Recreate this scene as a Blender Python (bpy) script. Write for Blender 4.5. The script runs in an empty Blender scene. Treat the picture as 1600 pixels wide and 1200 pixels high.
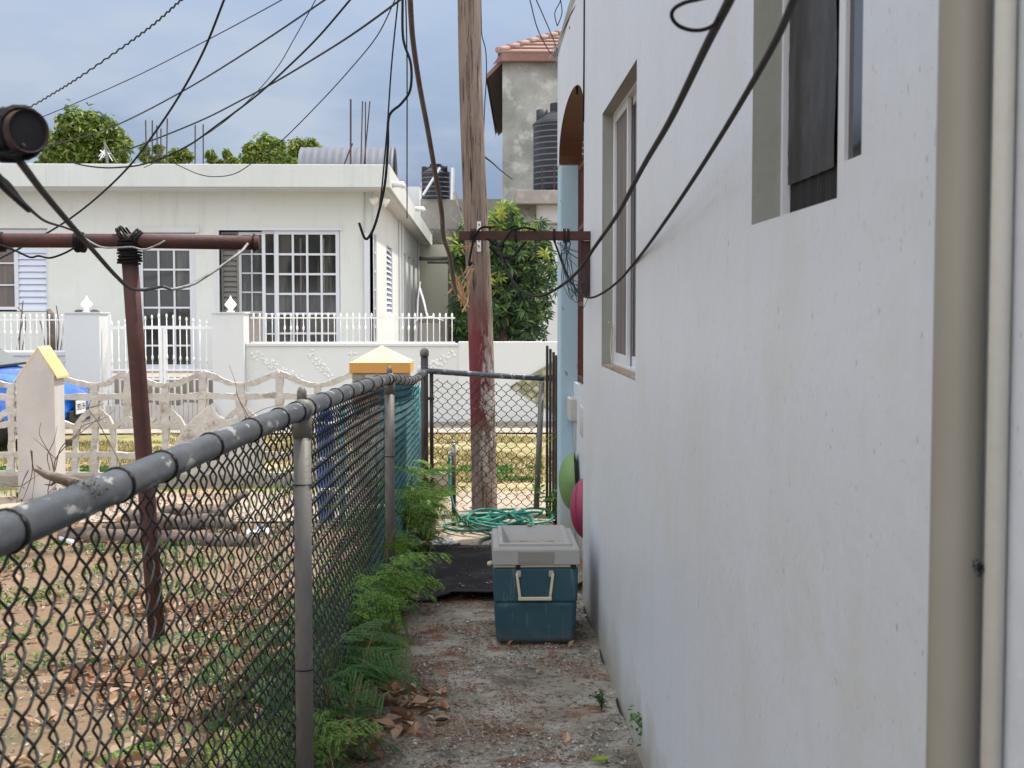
import bpy, math, random
import numpy as np
from mathutils import Vector, Matrix, noise as mnoise
R = math.radians
rnd = random.Random(7)
sc = bpy.context.scene
COL = sc.collection
# ------------------------------------------------------------------ camera
FPX = 2080.0
YAW = math.atan(52 / FPX); PIT = math.atan(113 / FPX)
CAM = Vector((0, 0, 1.5))
Fv = Vector((math.sin(YAW) * math.cos(PIT), math.cos(YAW) * math.cos(PIT), -math.sin(PIT)))
Rv = Vector((math.cos(YAW), -math.sin(YAW), 0))
Uv = Rv.cross(Fv)
cam = bpy.data.objects.new('camera', bpy.data.cameras.new('camera')); COL.objects.link(cam)
cam.location = CAM
cam.rotation_euler = Fv.to_track_quat('-Z', 'Y').to_euler()
cam.data.sensor_width = 36; cam.data.lens = 36 * FPX / 1600
cam.data.clip_start = 0.05; cam.data.clip_end = 2000
cam.data.dof.use_dof = True; cam.data.dof.focus_distance = 6.5; cam.data.dof.aperture_fstop = 12.0
sc.camera = cam

def P(px, py, d):
    """point seen at photo pixel (px, py), at distance d down the alley"""
    r = Fv + Rv * ((px - 800) / FPX) + Uv * ((600 - py) / FPX)
    return CAM + r * (d / r.y)

# ------------------------------------------------------------------ sky, sun, exposure
SUNV = Vector((0.36, 0.24, 0.90)).normalized()
sun = bpy.data.objects.new('sun', bpy.data.lights.new('sun', 'SUN')); COL.objects.link(sun)
sun.data.energy = 4.0; sun.data.angle = R(1.5); sun.data.color = (1.0, 0.95, 0.86)
sun.rotation_euler = (-SUNV).to_track_quat('-Z', 'Y').to_euler()
world = bpy.data.worlds.new('World'); sc.world = world; world.use_nodes = True
nt = world.node_tree; nt.nodes.clear(); N = nt.nodes.new; L = nt.links.new
wo = N('ShaderNodeOutputWorld'); bg = N('ShaderNodeBackground'); L(bg.outputs[0], wo.inputs[0])
sky = N('ShaderNodeTexSky'); sky.sky_type = 'NISHITA'; sky.sun_disc = False
sky.sun_elevation = math.asin(SUNV.z); sky.sun_rotation = math.atan2(SUNV.x, SUNV.y)
sky.air_density = 1.2; sky.dust_density = 2.0
bg.inputs[1].default_value = 0.1
tc = N('ShaderNodeTexCoord'); sp = N('ShaderNodeSeparateXYZ'); L(tc.outputs['Generated'], sp.inputs[0])
rmp = N('ShaderNodeValToRGB'); L(sp.outputs[2], rmp.inputs[0])
e = rmp.color_ramp.elements
e[0].position = 0.0; e[0].color = (0.24, 0.315, 0.47, 1)
e[1].position = 0.62; e[1].color = (1.0, 1.0, 1.02, 1)
for p_, c_ in ((0.09, (0.24, 0.32, 0.485, 1)), (0.15, (0.325, 0.42, 0.59, 1)), (0.25, (0.45, 0.56, 0.75, 1)), (0.4, (0.72, 0.78, 0.87, 1))):
    k = e.new(p_); k.color = c_
# soft cloud variation
nz = N('ShaderNodeTexNoise'); nz.inputs['Scale'].default_value = 5.5; nz.inputs['Detail'].default_value = 6; nz.inputs['Roughness'].default_value = 0.55
mpg = N('ShaderNodeMapping'); mpg.inputs['Scale'].default_value = (1.0, 1.0, 3.0); L(tc.outputs['Generated'], mpg.inputs[0]); L(mpg.outputs[0], nz.inputs['Vector'])
nr = N('ShaderNodeMapRange'); nr.inputs[1].default_value = 0.42; nr.inputs[2].default_value = 0.66; L(nz.outputs[0], nr.inputs[0])
mc = N('ShaderNodeMix'); mc.data_type = 'RGBA'; mc.inputs[7].default_value = (0.52, 0.585, 0.70, 1)
mm = N('ShaderNodeMath'); mm.operation = 'MULTIPLY'; mm.inputs[1].default_value = 0.8; L(nr.outputs[0], mm.inputs[0])
L(mm.outputs[0], mc.inputs[0]); L(rmp.outputs[0], mc.inputs[6])
# unseen sky brightened overhead and behind, dimmed low on the left, to shape light
def mrange(sock, a, b, c=0.0, d=1.0):
    r = N('ShaderNodeMapRange'); r.interpolation_type = 'SMOOTHSTEP'; r.inputs[1].default_value = a; r.inputs[2].default_value = b; r.inputs[3].default_value = c; r.inputs[4].default_value = d; L(sock, r.inputs[0]); return r.outputs[0]
def op(o, a, b):
    m_ = N('ShaderNodeMath'); m_.operation = o; L(a, m_.inputs[0])
    if isinstance(b, (int, float)): m_.inputs[1].default_value = b
    else: L(b, m_.inputs[1])
    return m_.outputs[0]
back = mrange(sp.outputs[1], 0.55, -0.25); up = mrange(sp.outputs[2], 0.3, 0.8); left = op('MULTIPLY', mrange(sp.outputs[0], -0.3, -0.9), mrange(sp.outputs[2], 0.75, 0.3))
m2 = N('ShaderNodeMix'); m2.data_type = 'RGBA'; L(back, m2.inputs[0]); L(mc.outputs[2], m2.inputs[6]); m2.inputs[7].default_value = (0.97, 0.99, 1.04, 1)
gain = op('MULTIPLY', op('ADD', op('ADD', op('MULTIPLY', back, 0.85), op('MULTIPLY', up, 0.35)), 1.0), op('SUBTRACT', op('MULTIPLY', left, -0.30), -1.0))
sc_ = N('ShaderNodeVectorMath'); sc_.operation = 'SCALE'; L(m2.outputs[2], sc_.inputs[0]); L(op('MULTIPLY', gain, 7.3), sc_.inputs['Scale'])
m3 = N('ShaderNodeMix'); m3.data_type = 'RGBA'; m3.inputs[0].default_value = 0.9; L(sky.outputs[0], m3.inputs[6]); L(sc_.outputs[0], m3.inputs[7])
L(m3.outputs[2], bg.inputs[0])
sc.view_settings.view_transform = 'Standard'; sc.view_settings.look = 'None'
sc.view_settings.exposure = 0.56; sc.view_settings.gamma = 1
sc.cycles.max_bounces = 6; sc.cycles.use_denoising = True

# ------------------------------------------------------------------ materials
def M(name, base, rough=0.6, metal=0.0, layers=(), bump=0.0, bscale=40, bstretch=(1, 1, 1), spec=0.4, island=None, transl=0.0, coat=0):
    """procedural principled material; layers = (kind, colour, scale, stretch, lo, hi, amount)"""
    m = bpy.data.materials.new(name); m.use_nodes = True
    t = m.node_tree; n = t.nodes; l = t.links
    b = n['Principled BSDF']
    b.inputs['Roughness'].default_value = rough; b.inputs['Metallic'].default_value = metal
    b.inputs['Specular IOR Level'].default_value = spec
    if coat: b.inputs['Coat Weight'].default_value = coat; b.inputs['Coat Roughness'].default_value = 0.08
    tcn = n.new('ShaderNodeTexCoord')
    rgb = n.new('ShaderNodeRGB'); rgb.outputs[0].default_value = (*base, 1); cur = rgb.outputs[0]
    if island:
        g = n.new('ShaderNodeNewGeometry'); cr = n.new('ShaderNodeValToRGB')
        l.new(g.outputs['Random Per Island'], cr.inputs[0])
        cr.color_ramp.elements[0].color = (*island[0], 1); cr.color_ramp.elements[1].color = (*island[-1], 1)
        for i, c in enumerate(island[1:-1]):
            k = cr.color_ramp.elements.new((i + 1) / (len(island) - 1)); k.color = (*c, 1)
        cur = cr.outputs[0]
    for (kind, colr, scale, stretch, lo, hi, amt) in layers:
        mp = n.new('ShaderNodeMapping'); mp.inputs['Scale'].default_value = stretch
        mp.inputs['Location'].default_value = (scale * 1.37 % 5, scale * .71 % 3, lo * 7)
        l.new(tcn.outputs['Object'], mp.inputs[0])
        if kind == 'vor':
            x = n.new('ShaderNodeTexVoronoi'); x.inputs['Scale'].default_value = scale; o = x.outputs['Distance']
        elif kind == 'ridge':
            x = n.new('ShaderNodeTexNoise'); x.noise_type = 'RIDGED_MULTIFRACTAL'; x.inputs['Scale'].default_value = scale; x.inputs['Detail'].default_value = 4; o = x.outputs[0]
        elif kind in 'xyz':
            s3 = n.new('ShaderNodeSeparateXYZ'); l.new(tcn.outputs['Object'], s3.inputs[0])
            x2 = n.new('ShaderNodeTexNoise'); x2.inputs['Scale'].default_value = scale; x2.inputs['Detail'].default_value = 6
            l.new(mp.outputs[0], x2.inputs['Vector'])
            ma = n.new('ShaderNodeMath'); ma.operation = 'MULTIPLY_ADD'; ma.inputs[1].default_value = abs(hi - lo) * 1.6; l.new(x2.outputs[0], ma.inputs[0]); l.new(s3.outputs['xyz'.index(kind)], ma.inputs[2])
            ms = n.new('ShaderNodeMath'); ms.operation = 'SUBTRACT'; ms.inputs[1].default_value = abs(hi - lo) * 0.8; l.new(ma.outputs[0], ms.inputs[0])
            o = ms.outputs[0]; x = None
        else:
            x = n.new('ShaderNodeTexNoise'); x.inputs['Scale'].default_value = scale; x.inputs['Detail'].default_value = 7; x.inputs['Roughness'].default_value = 0.62; o = x.outputs[0]
        if x: l.new(mp.outputs[0], x.inputs['Vector'])
        r = n.new('ShaderNodeMapRange'); r.inputs[1].default_value = lo; r.inputs[2].default_value = hi; r.inputs[4].default_value = amt
        l.new(o, r.inputs[0])
        mx = n.new('ShaderNodeMix'); mx.data_type = 'RGBA'; l.new(r.outputs[0], mx.inputs[0]); l.new(cur, mx.inputs[6]); mx.inputs[7].default_value = (*colr, 1)
        cur = mx.outputs[2]
    l.new(cur, b.inputs['Base Color'])
    if bump:
        mp = n.new('ShaderNodeMapping'); mp.inputs['Scale'].default_value = bstretch; l.new(tcn.outputs['Object'], mp.inputs[0])
        x = n.new('ShaderNodeTexNoise'); x.inputs['Scale'].default_value = bscale; x.inputs['Detail'].default_value = 8; x.inputs['Roughness'].default_value = 0.6
        l.new(mp.outputs[0], x.inputs['Vector'])
        bp = n.new('ShaderNodeBump'); bp.inputs['Strength'].default_value = 1.0; bp.inputs['Distance'].default_value = bump
        l.new(x.outputs[0], bp.inputs['Height']); l.new(bp.outputs[0], b.inputs['Normal'])
    if transl:
        tr = n.new('ShaderNodeBsdfTranslucent'); l.new(cur, tr.inputs[0]); ad = n.new('ShaderNodeMixShader'); ad.inputs[0].default_value = transl
        l.new(b.outputs[0], ad.inputs[1]); l.new(tr.outputs[0], ad.inputs[2]); l.new(ad.outputs[0], n['Material Output'].inputs[0])
    return m

D = {}
S1 = (1, 1, 1)
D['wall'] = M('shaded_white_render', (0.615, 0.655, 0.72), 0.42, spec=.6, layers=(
    ('n', (0.575, 0.60, 0.625), 1.4, (1, 1, 0.6), 0.45, 0.65, 0.6),
    ('n', (0.53, 0.55, 0.585), 4, (1, 2.5, 0.35), 0.52, 0.75, 0.25), ('n', (0.56, 0.575, 0.55), 3.1, (1, 1, .8), 0.52, 0.66, 0.45),
    ('vor', (0.16, 0.16, 0.16), 14, (1, 2.4, 0.8), 0.060, 0.045, 0.8), ('vor', (0.26, 0.26, 0.26), 33, (1, 1.4, 0.7), 0.085, 0.065, 0.5),
    ('n', (0.08, 0.08, 0.08), 24, (1, 3.2, 0.6), 0.685, 0.695, 0.9),
    ('n', (0.12, 0.12, 0.12), 75, (1, 1.5, 0.8), 0.68, 0.695, 0.8),
    ('n', (0.74, 0.76, 0.80), 38, (1, 1.5, 0.8), 0.68, 0.70, 0.7),
    ('ridge', (0.36, 0.36, 0.36), 1.3, (1, 1, 1), 1.52, 1.60, 0.35),
    ('z', (0.34, 0.33, 0.28), 5, S1, 0.24, 0.02, 0.9),
    ('n', (0.50, 0.51, 0.52), 45, S1, 0.55, 0.75, 0.35)), bump=0.0032, bscale=10)
D['reveal'] = M('grey_green_reveal_paint', (0.30, 0.31, 0.28), 0.8, layers=(('n', (0.24, 0.245, 0.21), 6, (1, 1, .4), 0.5, 0.7, 0.6), ('n', (.22, .18, .1), 25, S1, .66, .74, .5)), bump=0.002, bscale=50)
D['facade'] = M('pale_grey_green_render', (0.62, 0.645, 0.61), 0.8, layers=(
    ('n', (0.64, 0.655, 0.625), 0.9, S1, 0.42, 0.7, 0.8), ('n', (0.52, 0.53, 0.50), 3, (3, 1, 0.3), 0.55, 0.72, 0.6), ('n', (0.66, 0.68, 0.66), .55, S1, 0.5, 0.53, 0.5),
    ('n', (0.3, 0.3, 0.28), 18, S1, 0.74, 0.78, 0.6)), bump=0.002, bscale=30)
D['roofpaint'] = M('pale_roof_slab_paint', (0.55, 0.57, 0.545), 0.8, layers=(('n', (0.46, 0.475, 0.45), 2, (3, 1, .35), .5, .72, .7), ('n', (.3, .3, .27), 6, (6, 1, .25), .62, .75, .5), ('n', (0.50, 0.52, 0.50), .8, S1, .4, .65, .8)), bump=0.003, bscale=20)
D['dark_rust'] = M('near_black_rust', (0.035, 0.022, 0.02), 0.75, layers=(('n', (.085, .045, .035), 18, S1, .5, .66, .8),), bump=.0015, bscale=60)  # rust toned down to near black for the near pipe
D['bwall'] = M('white_boundary_paint', (0.60, 0.615, 0.62), 0.8, layers=(
    ('n', (0.53, 0.54, 0.535), 1.2, (1, 1, .6), 0.45, 0.7, 0.7), ('z', (0.58, 0.52, 0.44), 6, S1, 0.10, 0.0, 0.7),
    ('n', (0.42, 0.34, 0.26), 3.5, S1, 0.68, 0.75, 0.5)), bump=0.003, bscale=25)
D['whitepaint'] = M('white_gloss_paint', (0.80, 0.80, 0.80), 0.4, layers=(('n', (0.45, 0.33, 0.24), 22, S1, 0.66, 0.72, 0.7),))
D['alu'] = M('white_aluminium_frame', (0.62, 0.64, 0.68), 0.35, layers=(('n', (0.58, 0.6, 0.62), 9, S1, 0.5, 0.8, 0.6),))
D['alu_grey'] = M('dull_aluminium', (0.46, 0.47, 0.48), 0.38, metal=0.5, layers=(('n', (0.3, 0.3, 0.29), 14, S1, 0.5, 0.8, 0.6),))
D['glass'] = M('dark_window_glass', (0.016, 0.017, 0.018), 0.10, spec=0.4, layers=(('n', (0.05, 0.05, 0.048), 1.4, (1, 1, .5), 0.5, 0.7, 0.8),), bump=0.0006, bscale=2)
D['film'] = M('wrinkled_black_film', (0.028, 0.026, 0.028), 0.45, spec=0.25, layers=(('n', (0.075, 0.07, 0.075), 11, (1, 1, .6), 0.5, 0.75, 0.8), ('n', (0.3, 0.3, 0.31), 60, (1, 2, .7), 0.68, 0.76, 0.5)), bump=0.006, bscale=9)
D['winglass'] = M('house_window_glass', (0.02, 0.021, 0.022), 0.06, spec=0.6, layers=(('n', (0.12, 0.115, 0.105), 2.2, (2.5, 1, .25), 0.52, 0.60, 0.6), ('n', (0.06, 0.06, 0.058), 0.9, (1, 1, .6), 0.45, 0.65, 0.8)), bump=0.0008, bscale=1.5)
D['curtain'] = M('mauve_grey_curtain', (0.125, 0.105, 0.10), 0.7, layers=(('n', (0.19, 0.165, 0.155), 16, (1, 1, 0.05), 0.4, 0.65, 0.8),), bump=0.006, bscale=14, bstretch=(1, 1, 0.05))
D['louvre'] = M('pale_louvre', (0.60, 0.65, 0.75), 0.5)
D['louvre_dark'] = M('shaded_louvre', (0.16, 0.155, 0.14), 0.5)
D['rust'] = M('rust_painted_steel', (0.070, 0.025, 0.021), 0.68, layers=(('n', (0.034, 0.019, 0.015), 12, (1, 1, .6), 0.45, 0.65, 0.8), ('n', (0.17, 0.065, 0.055), 26, S1, 0.6, 0.75, 0.5), ('n', (0.02, .015, .012), 60, S1, 0.62, 0.7, .7)), bump=0.0016, bscale=80)
D['maroon'] = M('maroon_grille_paint', (0.10, 0.020, 0.018), 0.5, layers=(('n', (.17, .09, .07), 20, S1, .6, .7, .7),))
D['galv'] = M('weathered_galvanised_steel', (0.155, 0.15, 0.14), 0.55, metal=0.35, layers=(('n', (0.17, 0.165, 0.15), 10, (1, 1, .35), 0.45, 0.7, 0.8), ('n', (0.27, 0.265, 0.25), 30, (1, 1, .3), 0.55, 0.75, 0.6), ('n', (.2, .10, .06), 35, S1, .68, .74, .6)), bump=0.001, bscale=90)
D['rail'] = M('blue_grey_painted_rail', (0.055, 0.061, 0.070), 0.42, metal=0.15, layers=(
    ('n', (0.105, 0.112, 0.12), 7, (4, 1, 4), 0.45, 0.7, 0.8), ('n', (0.34, 0.35, 0.34), 20, (1.5, .5, 1.5), 0.575, 0.615, 0.75),
    ('n', (0.05, 0.05, 0.045), 34, S1, 0.62, 0.7, 0.6), ('n', (0.30, 0.31, 0.33), 90, S1, 0.66, 0.7, 0.4)), bump=0.0012, bscale=60)
D['blackwire'] = M('black_coated_wire', (0.008, 0.008, 0.009), 0.5, spec=.25)
D['link'] = M('green_vinyl_wire', (0.020, 0.088, 0.100), 0.5, spec=.25, layers=(
    ('y', (0.016, 0.013, 0.012), 3.0, S1, 3.5, 2.3, 0.9), ('n', (0.010, 0.022, 0.022), 26, S1, 0.52, 0.6, 0.7), ('n', (0.10, 0.09, 0.08), 16, S1, 0.70, 0.74, 0.6)))  # darkens toward the near end, plus random worn patches
D['link_dark'] = M('rusty_dark_link_wire', (0.018, 0.014, 0.012), 0.6, spec=.2, layers=(('n', (0.09, 0.06, 0.04), 9, S1, .5, .62, .7),))
D['darksteel'] = M('dark_brown_steel', (0.032, 0.026, 0.025), 0.45, layers=(('n', (0.075, 0.06, 0.055), 14, (1, 1, .3), .5, .7, .8),))
D['wood'] = M('weathered_pole_timber', (0.20, 0.155, 0.128), 0.85, layers=(
    ('n', (0.085, 0.052, 0.038), 9, (5, 5, 0.28), 0.5, 0.62, 0.85), ('n', (0.29, 0.225, 0.185), 13, (4, 4, 0.2), 0.54, 0.68, 0.8),
    ('n', (0.016, 0.010, 0.008), 22, (2.6, 2.6, 0.10), 0.59, 0.61, 0.9), ('vor', (0.012, 0.008, 0.006), 10, (2, 2, 1.1), 0.085, 0.06, 0.95)), bump=0.012, bscale=16, bstretch=(4, 4, .2))
D['redpaint'] = None
D['blue_col'] = M('pale_blue_column_paint', (0.36, 0.50, 0.58), 0.7, layers=(
    ('n', (0.40, 0.54, 0.62), 2, S1, .4, .7, .8), ('z', (0.42, 0.43, 0.38), 6, S1, 0.5, 0.0, 0.85), ('n', (0.09, 0.10, 0.09), 17, (1, 1, .45), 0.66, 0.70, 0.75)), bump=0.002, bscale=30)
D['archred'] = M('rust_brown_arch_paint', (0.115, 0.045, 0.022), 0.75, layers=(('n', (.075, .026, .016), 5, S1, .45, .65, .8),))
D['stucco'] = M('raw_grey_cement_render', (0.31, 0.31, 0.285), 0.9, layers=(
    ('n', (0.17, 0.175, 0.155), 1.1, S1, 0.42, 0.62, 0.8), ('n', (0.46, 0.46, 0.43), 2.8, S1, 0.52, 0.68, 0.8), ('n', (0.12, 0.12, 0.10), 9, S1, 0.62, 0.72, 0.6)), bump=0.02, bscale=5)
D['block'] = M('plain_concrete_block', (0.28, 0.26, 0.235), 0.9, layers=(('n', (0.22, 0.20, 0.17), 1.4, (1, 1, .5), 0.5, 0.7, 0.7), ('n', (.42, .40, .36), 4, S1, .55, .7, .6)), bump=0.01, bscale=14)
D['mossy'] = M('mouldy_dark_concrete', (0.13, 0.125, 0.105), 0.9, layers=(('n', (0.32, 0.31, 0.28), 3.0, S1, 0.5, 0.66, 0.8), ('n', (.04, .045, .03), 7, S1, .55, .68, .7)), bump=0.01, bscale=14)
D['paleyel'] = M('pale_cream_render', (0.66, 0.65, 0.55), 0.85, layers=(('n', (0.54, .53, .46), 1.6, S1, .5, .7, .7),))
D['rooftile'] = M('faded_terracotta_roof', (0.27, 0.17, 0.14), 0.7, layers=(('n', (.24, .13, .105), 3, S1, .45, .7, .8),), bump=0.01, bscale=6)
D['fasciabrown'] = M('brown_metal_fascia', (0.17, 0.085, 0.065), 0.5, layers=(('n', (.24, .14, .11), 3, S1, .5, .7, .8),), bump=0.01, bscale=4)
D['soffit'] = M('dark_timber_soffit', (0.05, 0.028, 0.02), 0.8)
D['tank'] = M('black_polythene_tank', (0.014, 0.016, 0.024), 0.5, spec=.3, layers=(('n', (.05, .052, .06), 2, (1, 1, .3), .5, .7, .7),))
D['tankline'] = M('dusty_tank_rib', (0.14, 0.145, 0.155), 0.6)
D['corr'] = M('grey_corrugated_sheet', (0.12, 0.13, 0.155), 0.55, metal=0.1, layers=(('n', (.09, .098, .12), 2, S1, .45, .7, .8),))
D['black'] = M('plain_black', (0.012, 0.012, 0.014), 0.7)  # plain black, also paints dark interiors
D['rebar'] = M('rusty_rebar', (0.055, 0.035, 0.035), 0.8)
D['concrete_path'] = M('littered_alley_concrete', (0.235, 0.21, 0.17), 0.95, layers=(
    ('n', (0.36, 0.34, 0.29), 3.0, S1, 0.48, 0.60, 0.9), ('n', (0.10, 0.085, 0.065), 3.8, S1, 0.54, 0.66, 0.8),
    ('x', (0.10, 0.075, 0.055), 5, S1, -0.18, -0.42, 0.8),
    ('n', (0.17, 0.075, 0.035), 4.2, (1.0, 1.15, 1), 0.57, 0.64, 0.85), ('n', (0.045, 0.036, 0.03), 38, S1, 0.54, 0.62, 0.85), ('n', (0.45, 0.43, 0.38), 60, S1, 0.60, 0.68, 0.7), ('n', (0.06, 0.05, 0.04), 120, S1, 0.56, 0.64, 0.7),
    ('y', (0.42, 0.35, 0.27), 5, S1, 8.2, 8.7, 0.8)), bump=0.016, bscale=30)
D['dirt'] = M('dry_yard_soil', (0.19, 0.128, 0.078), 1.0, layers=(
    ('n', (0.255, 0.185, 0.12), 1.3, S1, 0.45, 0.68, 0.8), ('n', (0.11, 0.075, 0.05), 2.7, S1, 0.55, 0.7, 0.7),
    ('n', (0.085, 0.10, 0.04), 1.1, (1, .7, 1), 0.60, 0.70, 0.45), ('n', (0.11, 0.07, 0.045), 30, S1, 0.58, 0.68, 0.8), ('n', (0.36, 0.28, 0.21), 45, S1, 0.6, 0.7, 0.6)), bump=0.02, bscale=22)
D['sand'] = M('pale_sandy_pavement', (0.36, 0.30, 0.235), 0.95, layers=(('n', (0.26, .205, .155), 2.2, S1, .48, .64, .9), ('n', (.22, .22, .10), 3.5, S1, .6, .68, .6), ('n', (.26, .20, .15), 25, S1, .6, .7, .6)), bump=0.012, bscale=24)
D['verge'] = M('dry_verge_soil', (0.30, 0.225, 0.12), 1.0, layers=(('n', (0.20, 0.23, 0.07), 0.9, S1, .45, .6, .85), ('n', (.40, .32, .20), 1.8, S1, .50, .60, .9), ('n', (.12, .085, .05), 4, S1, .58, .66, .8)), bump=0.02, bscale=20)
D['kerb'] = M('old_kerb_concrete', (0.33, 0.295, 0.25), 0.9, layers=(('n', (.24, .21, .18), 5, S1, .5, .66, .8),), bump=0.006, bscale=30)
D['screen'] = M('rough_limed_concrete', (0.50, 0.47, 0.43), 0.95, layers=(('n', (0.60, .57, .53), 5, S1, .48, .65, .8), ('n', (.22, .185, .155), 8, S1, .56, .68, .8), ('n', (.07, .06, .05), 30, S1, .64, .7, .7)), bump=0.016, bscale=20)
D['pillar'] = M('pinkish_grey_pillar_render', (0.52, 0.49, 0.465), 0.9, layers=(('n', (0.43, .40, .375), 2.5, (1, 1, .6), .45, .65, .8), ('n', (.16, .12, .09), 16, S1, .68, .72, .7)), bump=0.003, bscale=30)
D['capcream'] = M('sunlit_ochre_cap', (0.78, 0.42, 0.13), 0.7, layers=(('z', (0.80, 0.66, 0.42), 6, S1, 1.055, 1.075, .85), ('n', (.42, .19, .05), 14, (1, 1, .6), .58, .7, .7)), bump=0.002, bscale=30)  # paler with height, sunlight painted into the cap top
D['capyellow'] = M('yellow_cap_paint', (0.80, 0.50, 0.20), 0.7, layers=(('n', (.62, .34, .12), 14, S1, .58, .7, .7),))
D['mortar'] = M('grey_mortar', (0.32, 0.30, 0.27), 0.9, bump=0.004)
D['stones'] = M('painted_field_stone', (0.3, 0.3, 0.3), 0.75, island=[(0.50, 0.34, 0.10), (0.42, 0.40, 0.40), (0.33, 0.12, 0.06), (0.10, 0.11, 0.07), (0.5, 0.46, 0.42), (0.38, 0.16, 0.08)], bump=0.004, bscale=20)
D['pebble'] = M('white_pebble_inlay', (0.72, 0.72, 0.69), 0.8, bump=0.02, bscale=18)
D['stoneclad'] = M('mossy_stone_cladding', (0.40, 0.37, 0.27), 0.9, layers=(('vor', (0.16, 0.16, .09), 9, S1, .25, .45, .8), ('n', (.5, .48, .38), 6, S1, .55, .7, .7)), bump=0.02, bscale=14)
D['carblue'] = M('bright_blue_car_paint', (0.010, 0.135, 0.62), 0.28, spec=0.6, coat=0.9)
D['carglass'] = M('grey_car_glass', (0.14, 0.16, 0.16), 0.08, spec=0.7)
D['rubber'] = M('black_rubber', (0.015, 0.015, 0.016), 0.8)
D['hub'] = M('silver_wheel', (0.5, 0.51, 0.52), 0.35, metal=0.7)
D['matrub'] = M('dirty_black_rubber_mat', (0.014, 0.013, 0.015), 0.9, spec=.15, layers=(('n', (0.045, .042, .042), 3.5, S1, .45, .65, .9), ('n', (.38, .36, .34), 48, S1, .70, .73, .8), ('n', (.12, .10, .085), 14, S1, .62, .7, .5)), bump=0.003, bscale=50)
D['coolerblue'] = M('faded_teal_blue_plastic', (0.020, 0.066, 0.092), 0.6, layers=(('n', (0.04, 0.095, 0.118), 4, (1, 1, .5), .45, .7, .8), ('n', (.15, .20, .22), 22, (2, 2, .25), .58, .72, .6), ('z', (.09, .10, .09), 14, S1, .07, 0, .8), ('n', (.012, .03, .05), 30, S1, .6, .7, .6)), bump=0.0008, bscale=60)
D['coolerlid'] = M('aged_grey_plastic', (0.33, 0.325, 0.315), 0.55, layers=(('n', (0.30, .29, .27), 6, S1, .5, .7, .7), ('n', (.16, .13, .10), 28, S1, .66, .72, .6)))
D['coolercream'] = M('cream_plastic_liner', (0.55, 0.49, 0.36), 0.5, layers=(('n', (.18, .13, .09), 14, S1, .64, .7, .7),))
D['lidgrime'] = M('brown_dried_grime', (0.33, 0.27, 0.21), 0.9, layers=(('n', (.16, .10, .06), 14, S1, .5, .62, .8), ('n', (.45, .41, .36), 7, S1, .55, .7, .8)))
D['hose'] = M('green_garden_hose', (0.012, 0.20, 0.15), 0.4, layers=(('n', (.03, .085, .06), 5, S1, .5, .6, .85),))
D['hose_dark'] = M('dull_dark_hose', (0.03, 0.09, 0.065), 0.5)
D['greenplastic'] = M('lime_green_plastic', (0.15, 0.26, 0.085), 0.5, layers=(('n', (.09, .16, .07), 10, (1, 1, .4), .58, .72, .8),))
D['pinkplastic'] = M('magenta_plastic', (0.29, 0.035, 0.09), 0.5, layers=(('n', (.2, .03, .07), 10, S1, .58, .72, .6),))
D['greybox'] = M('grey_meter_box', (0.44, 0.44, 0.41), 0.6, layers=(('n', (.3, .3, .27), 14, S1, .55, .7, .7),))
D['beigepipe'] = M('cream_downpipe_paint', (0.29, 0.275, 0.235), 0.45, layers=(('n', (.21, .20, .165), 3, (1, 1, .3), .45, .7, .7),), bump=0.0005, bscale=40)
D['conduit'] = M('white_painted_conduit', (0.48, 0.475, 0.43), 0.65, layers=(('n', (.10, .08, .06), 34, (1, 1, .3), .69, .73, .8), ('n', (.42, .41, .37), 8, (1, 1, .3), .5, .7, .7)), bump=0.002, bscale=40)
D['cable'] = M('black_cable', (0.008, 0.0075, 0.009), 0.6, spec=.18)
D['cable_grey'] = M('sun_bleached_grey_cable', (0.26, 0.26, 0.25), 0.6, layers=(('n', (.06, .055, .055), 12, S1, .5, .62, .85),))
D['cable_near'] = M('dusty_black_cable', (0.011, 0.008, 0.010), 0.6, spec=.2)
D['brownpipe'] = M('weathered_brown_flex', (0.085, 0.062, 0.058), 0.6, layers=(('n', (.16, .13, .12), 9, S1, .5, .7, .7),))
D['straw'] = M('dry_palm_strip', (0.40, 0.24, 0.12), 0.8, island=[(0.48, .31, .17), (.30, .15, .07), (.55, .40, .25)])
D['bark'] = M('grey_brown_bark', (0.14, 0.11, 0.09), 0.95, layers=(('n', (.24, .20, .165), 9, (1, 1, 1), .5, .66, .8), ('n', (.05, .04, .032), 22, S1, .58, .68, .8)), bump=0.01, bscale=26)
D['twig'] = M('thin_dry_twig', (0.13, 0.095, 0.075), 0.9)
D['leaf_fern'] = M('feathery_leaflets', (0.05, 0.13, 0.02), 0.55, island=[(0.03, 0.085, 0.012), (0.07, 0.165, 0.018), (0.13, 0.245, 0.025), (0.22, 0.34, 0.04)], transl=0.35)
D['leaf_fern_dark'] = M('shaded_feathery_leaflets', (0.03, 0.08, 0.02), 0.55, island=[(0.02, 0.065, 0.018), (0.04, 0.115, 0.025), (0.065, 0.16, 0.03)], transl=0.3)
D['leaf_mango'] = M('glossy_long_leaves', (0.04, 0.09, 0.02), 0.38, island=[(0.010, 0.026, 0.009), (0.018, 0.045, 0.014), (0.04, 0.09, 0.024), (0.11, 0.19, 0.04)], transl=0.2)
D['leaf_young'] = M('yellow_green_young_leaves', (0.2, 0.28, 0.04), 0.45, island=[(0.12, 0.22, 0.03), (0.26, 0.36, 0.05), (0.42, 0.40, 0.08)], transl=0.35)
D['leaf_far'] = M('sunlit_far_leaves', (0.1, 0.17, 0.03), 0.5, island=[(0.035, 0.075, 0.015), (0.085, 0.15, 0.022), (0.17, 0.23, 0.035), (0.30, 0.33, 0.07)], transl=0.3)
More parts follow.
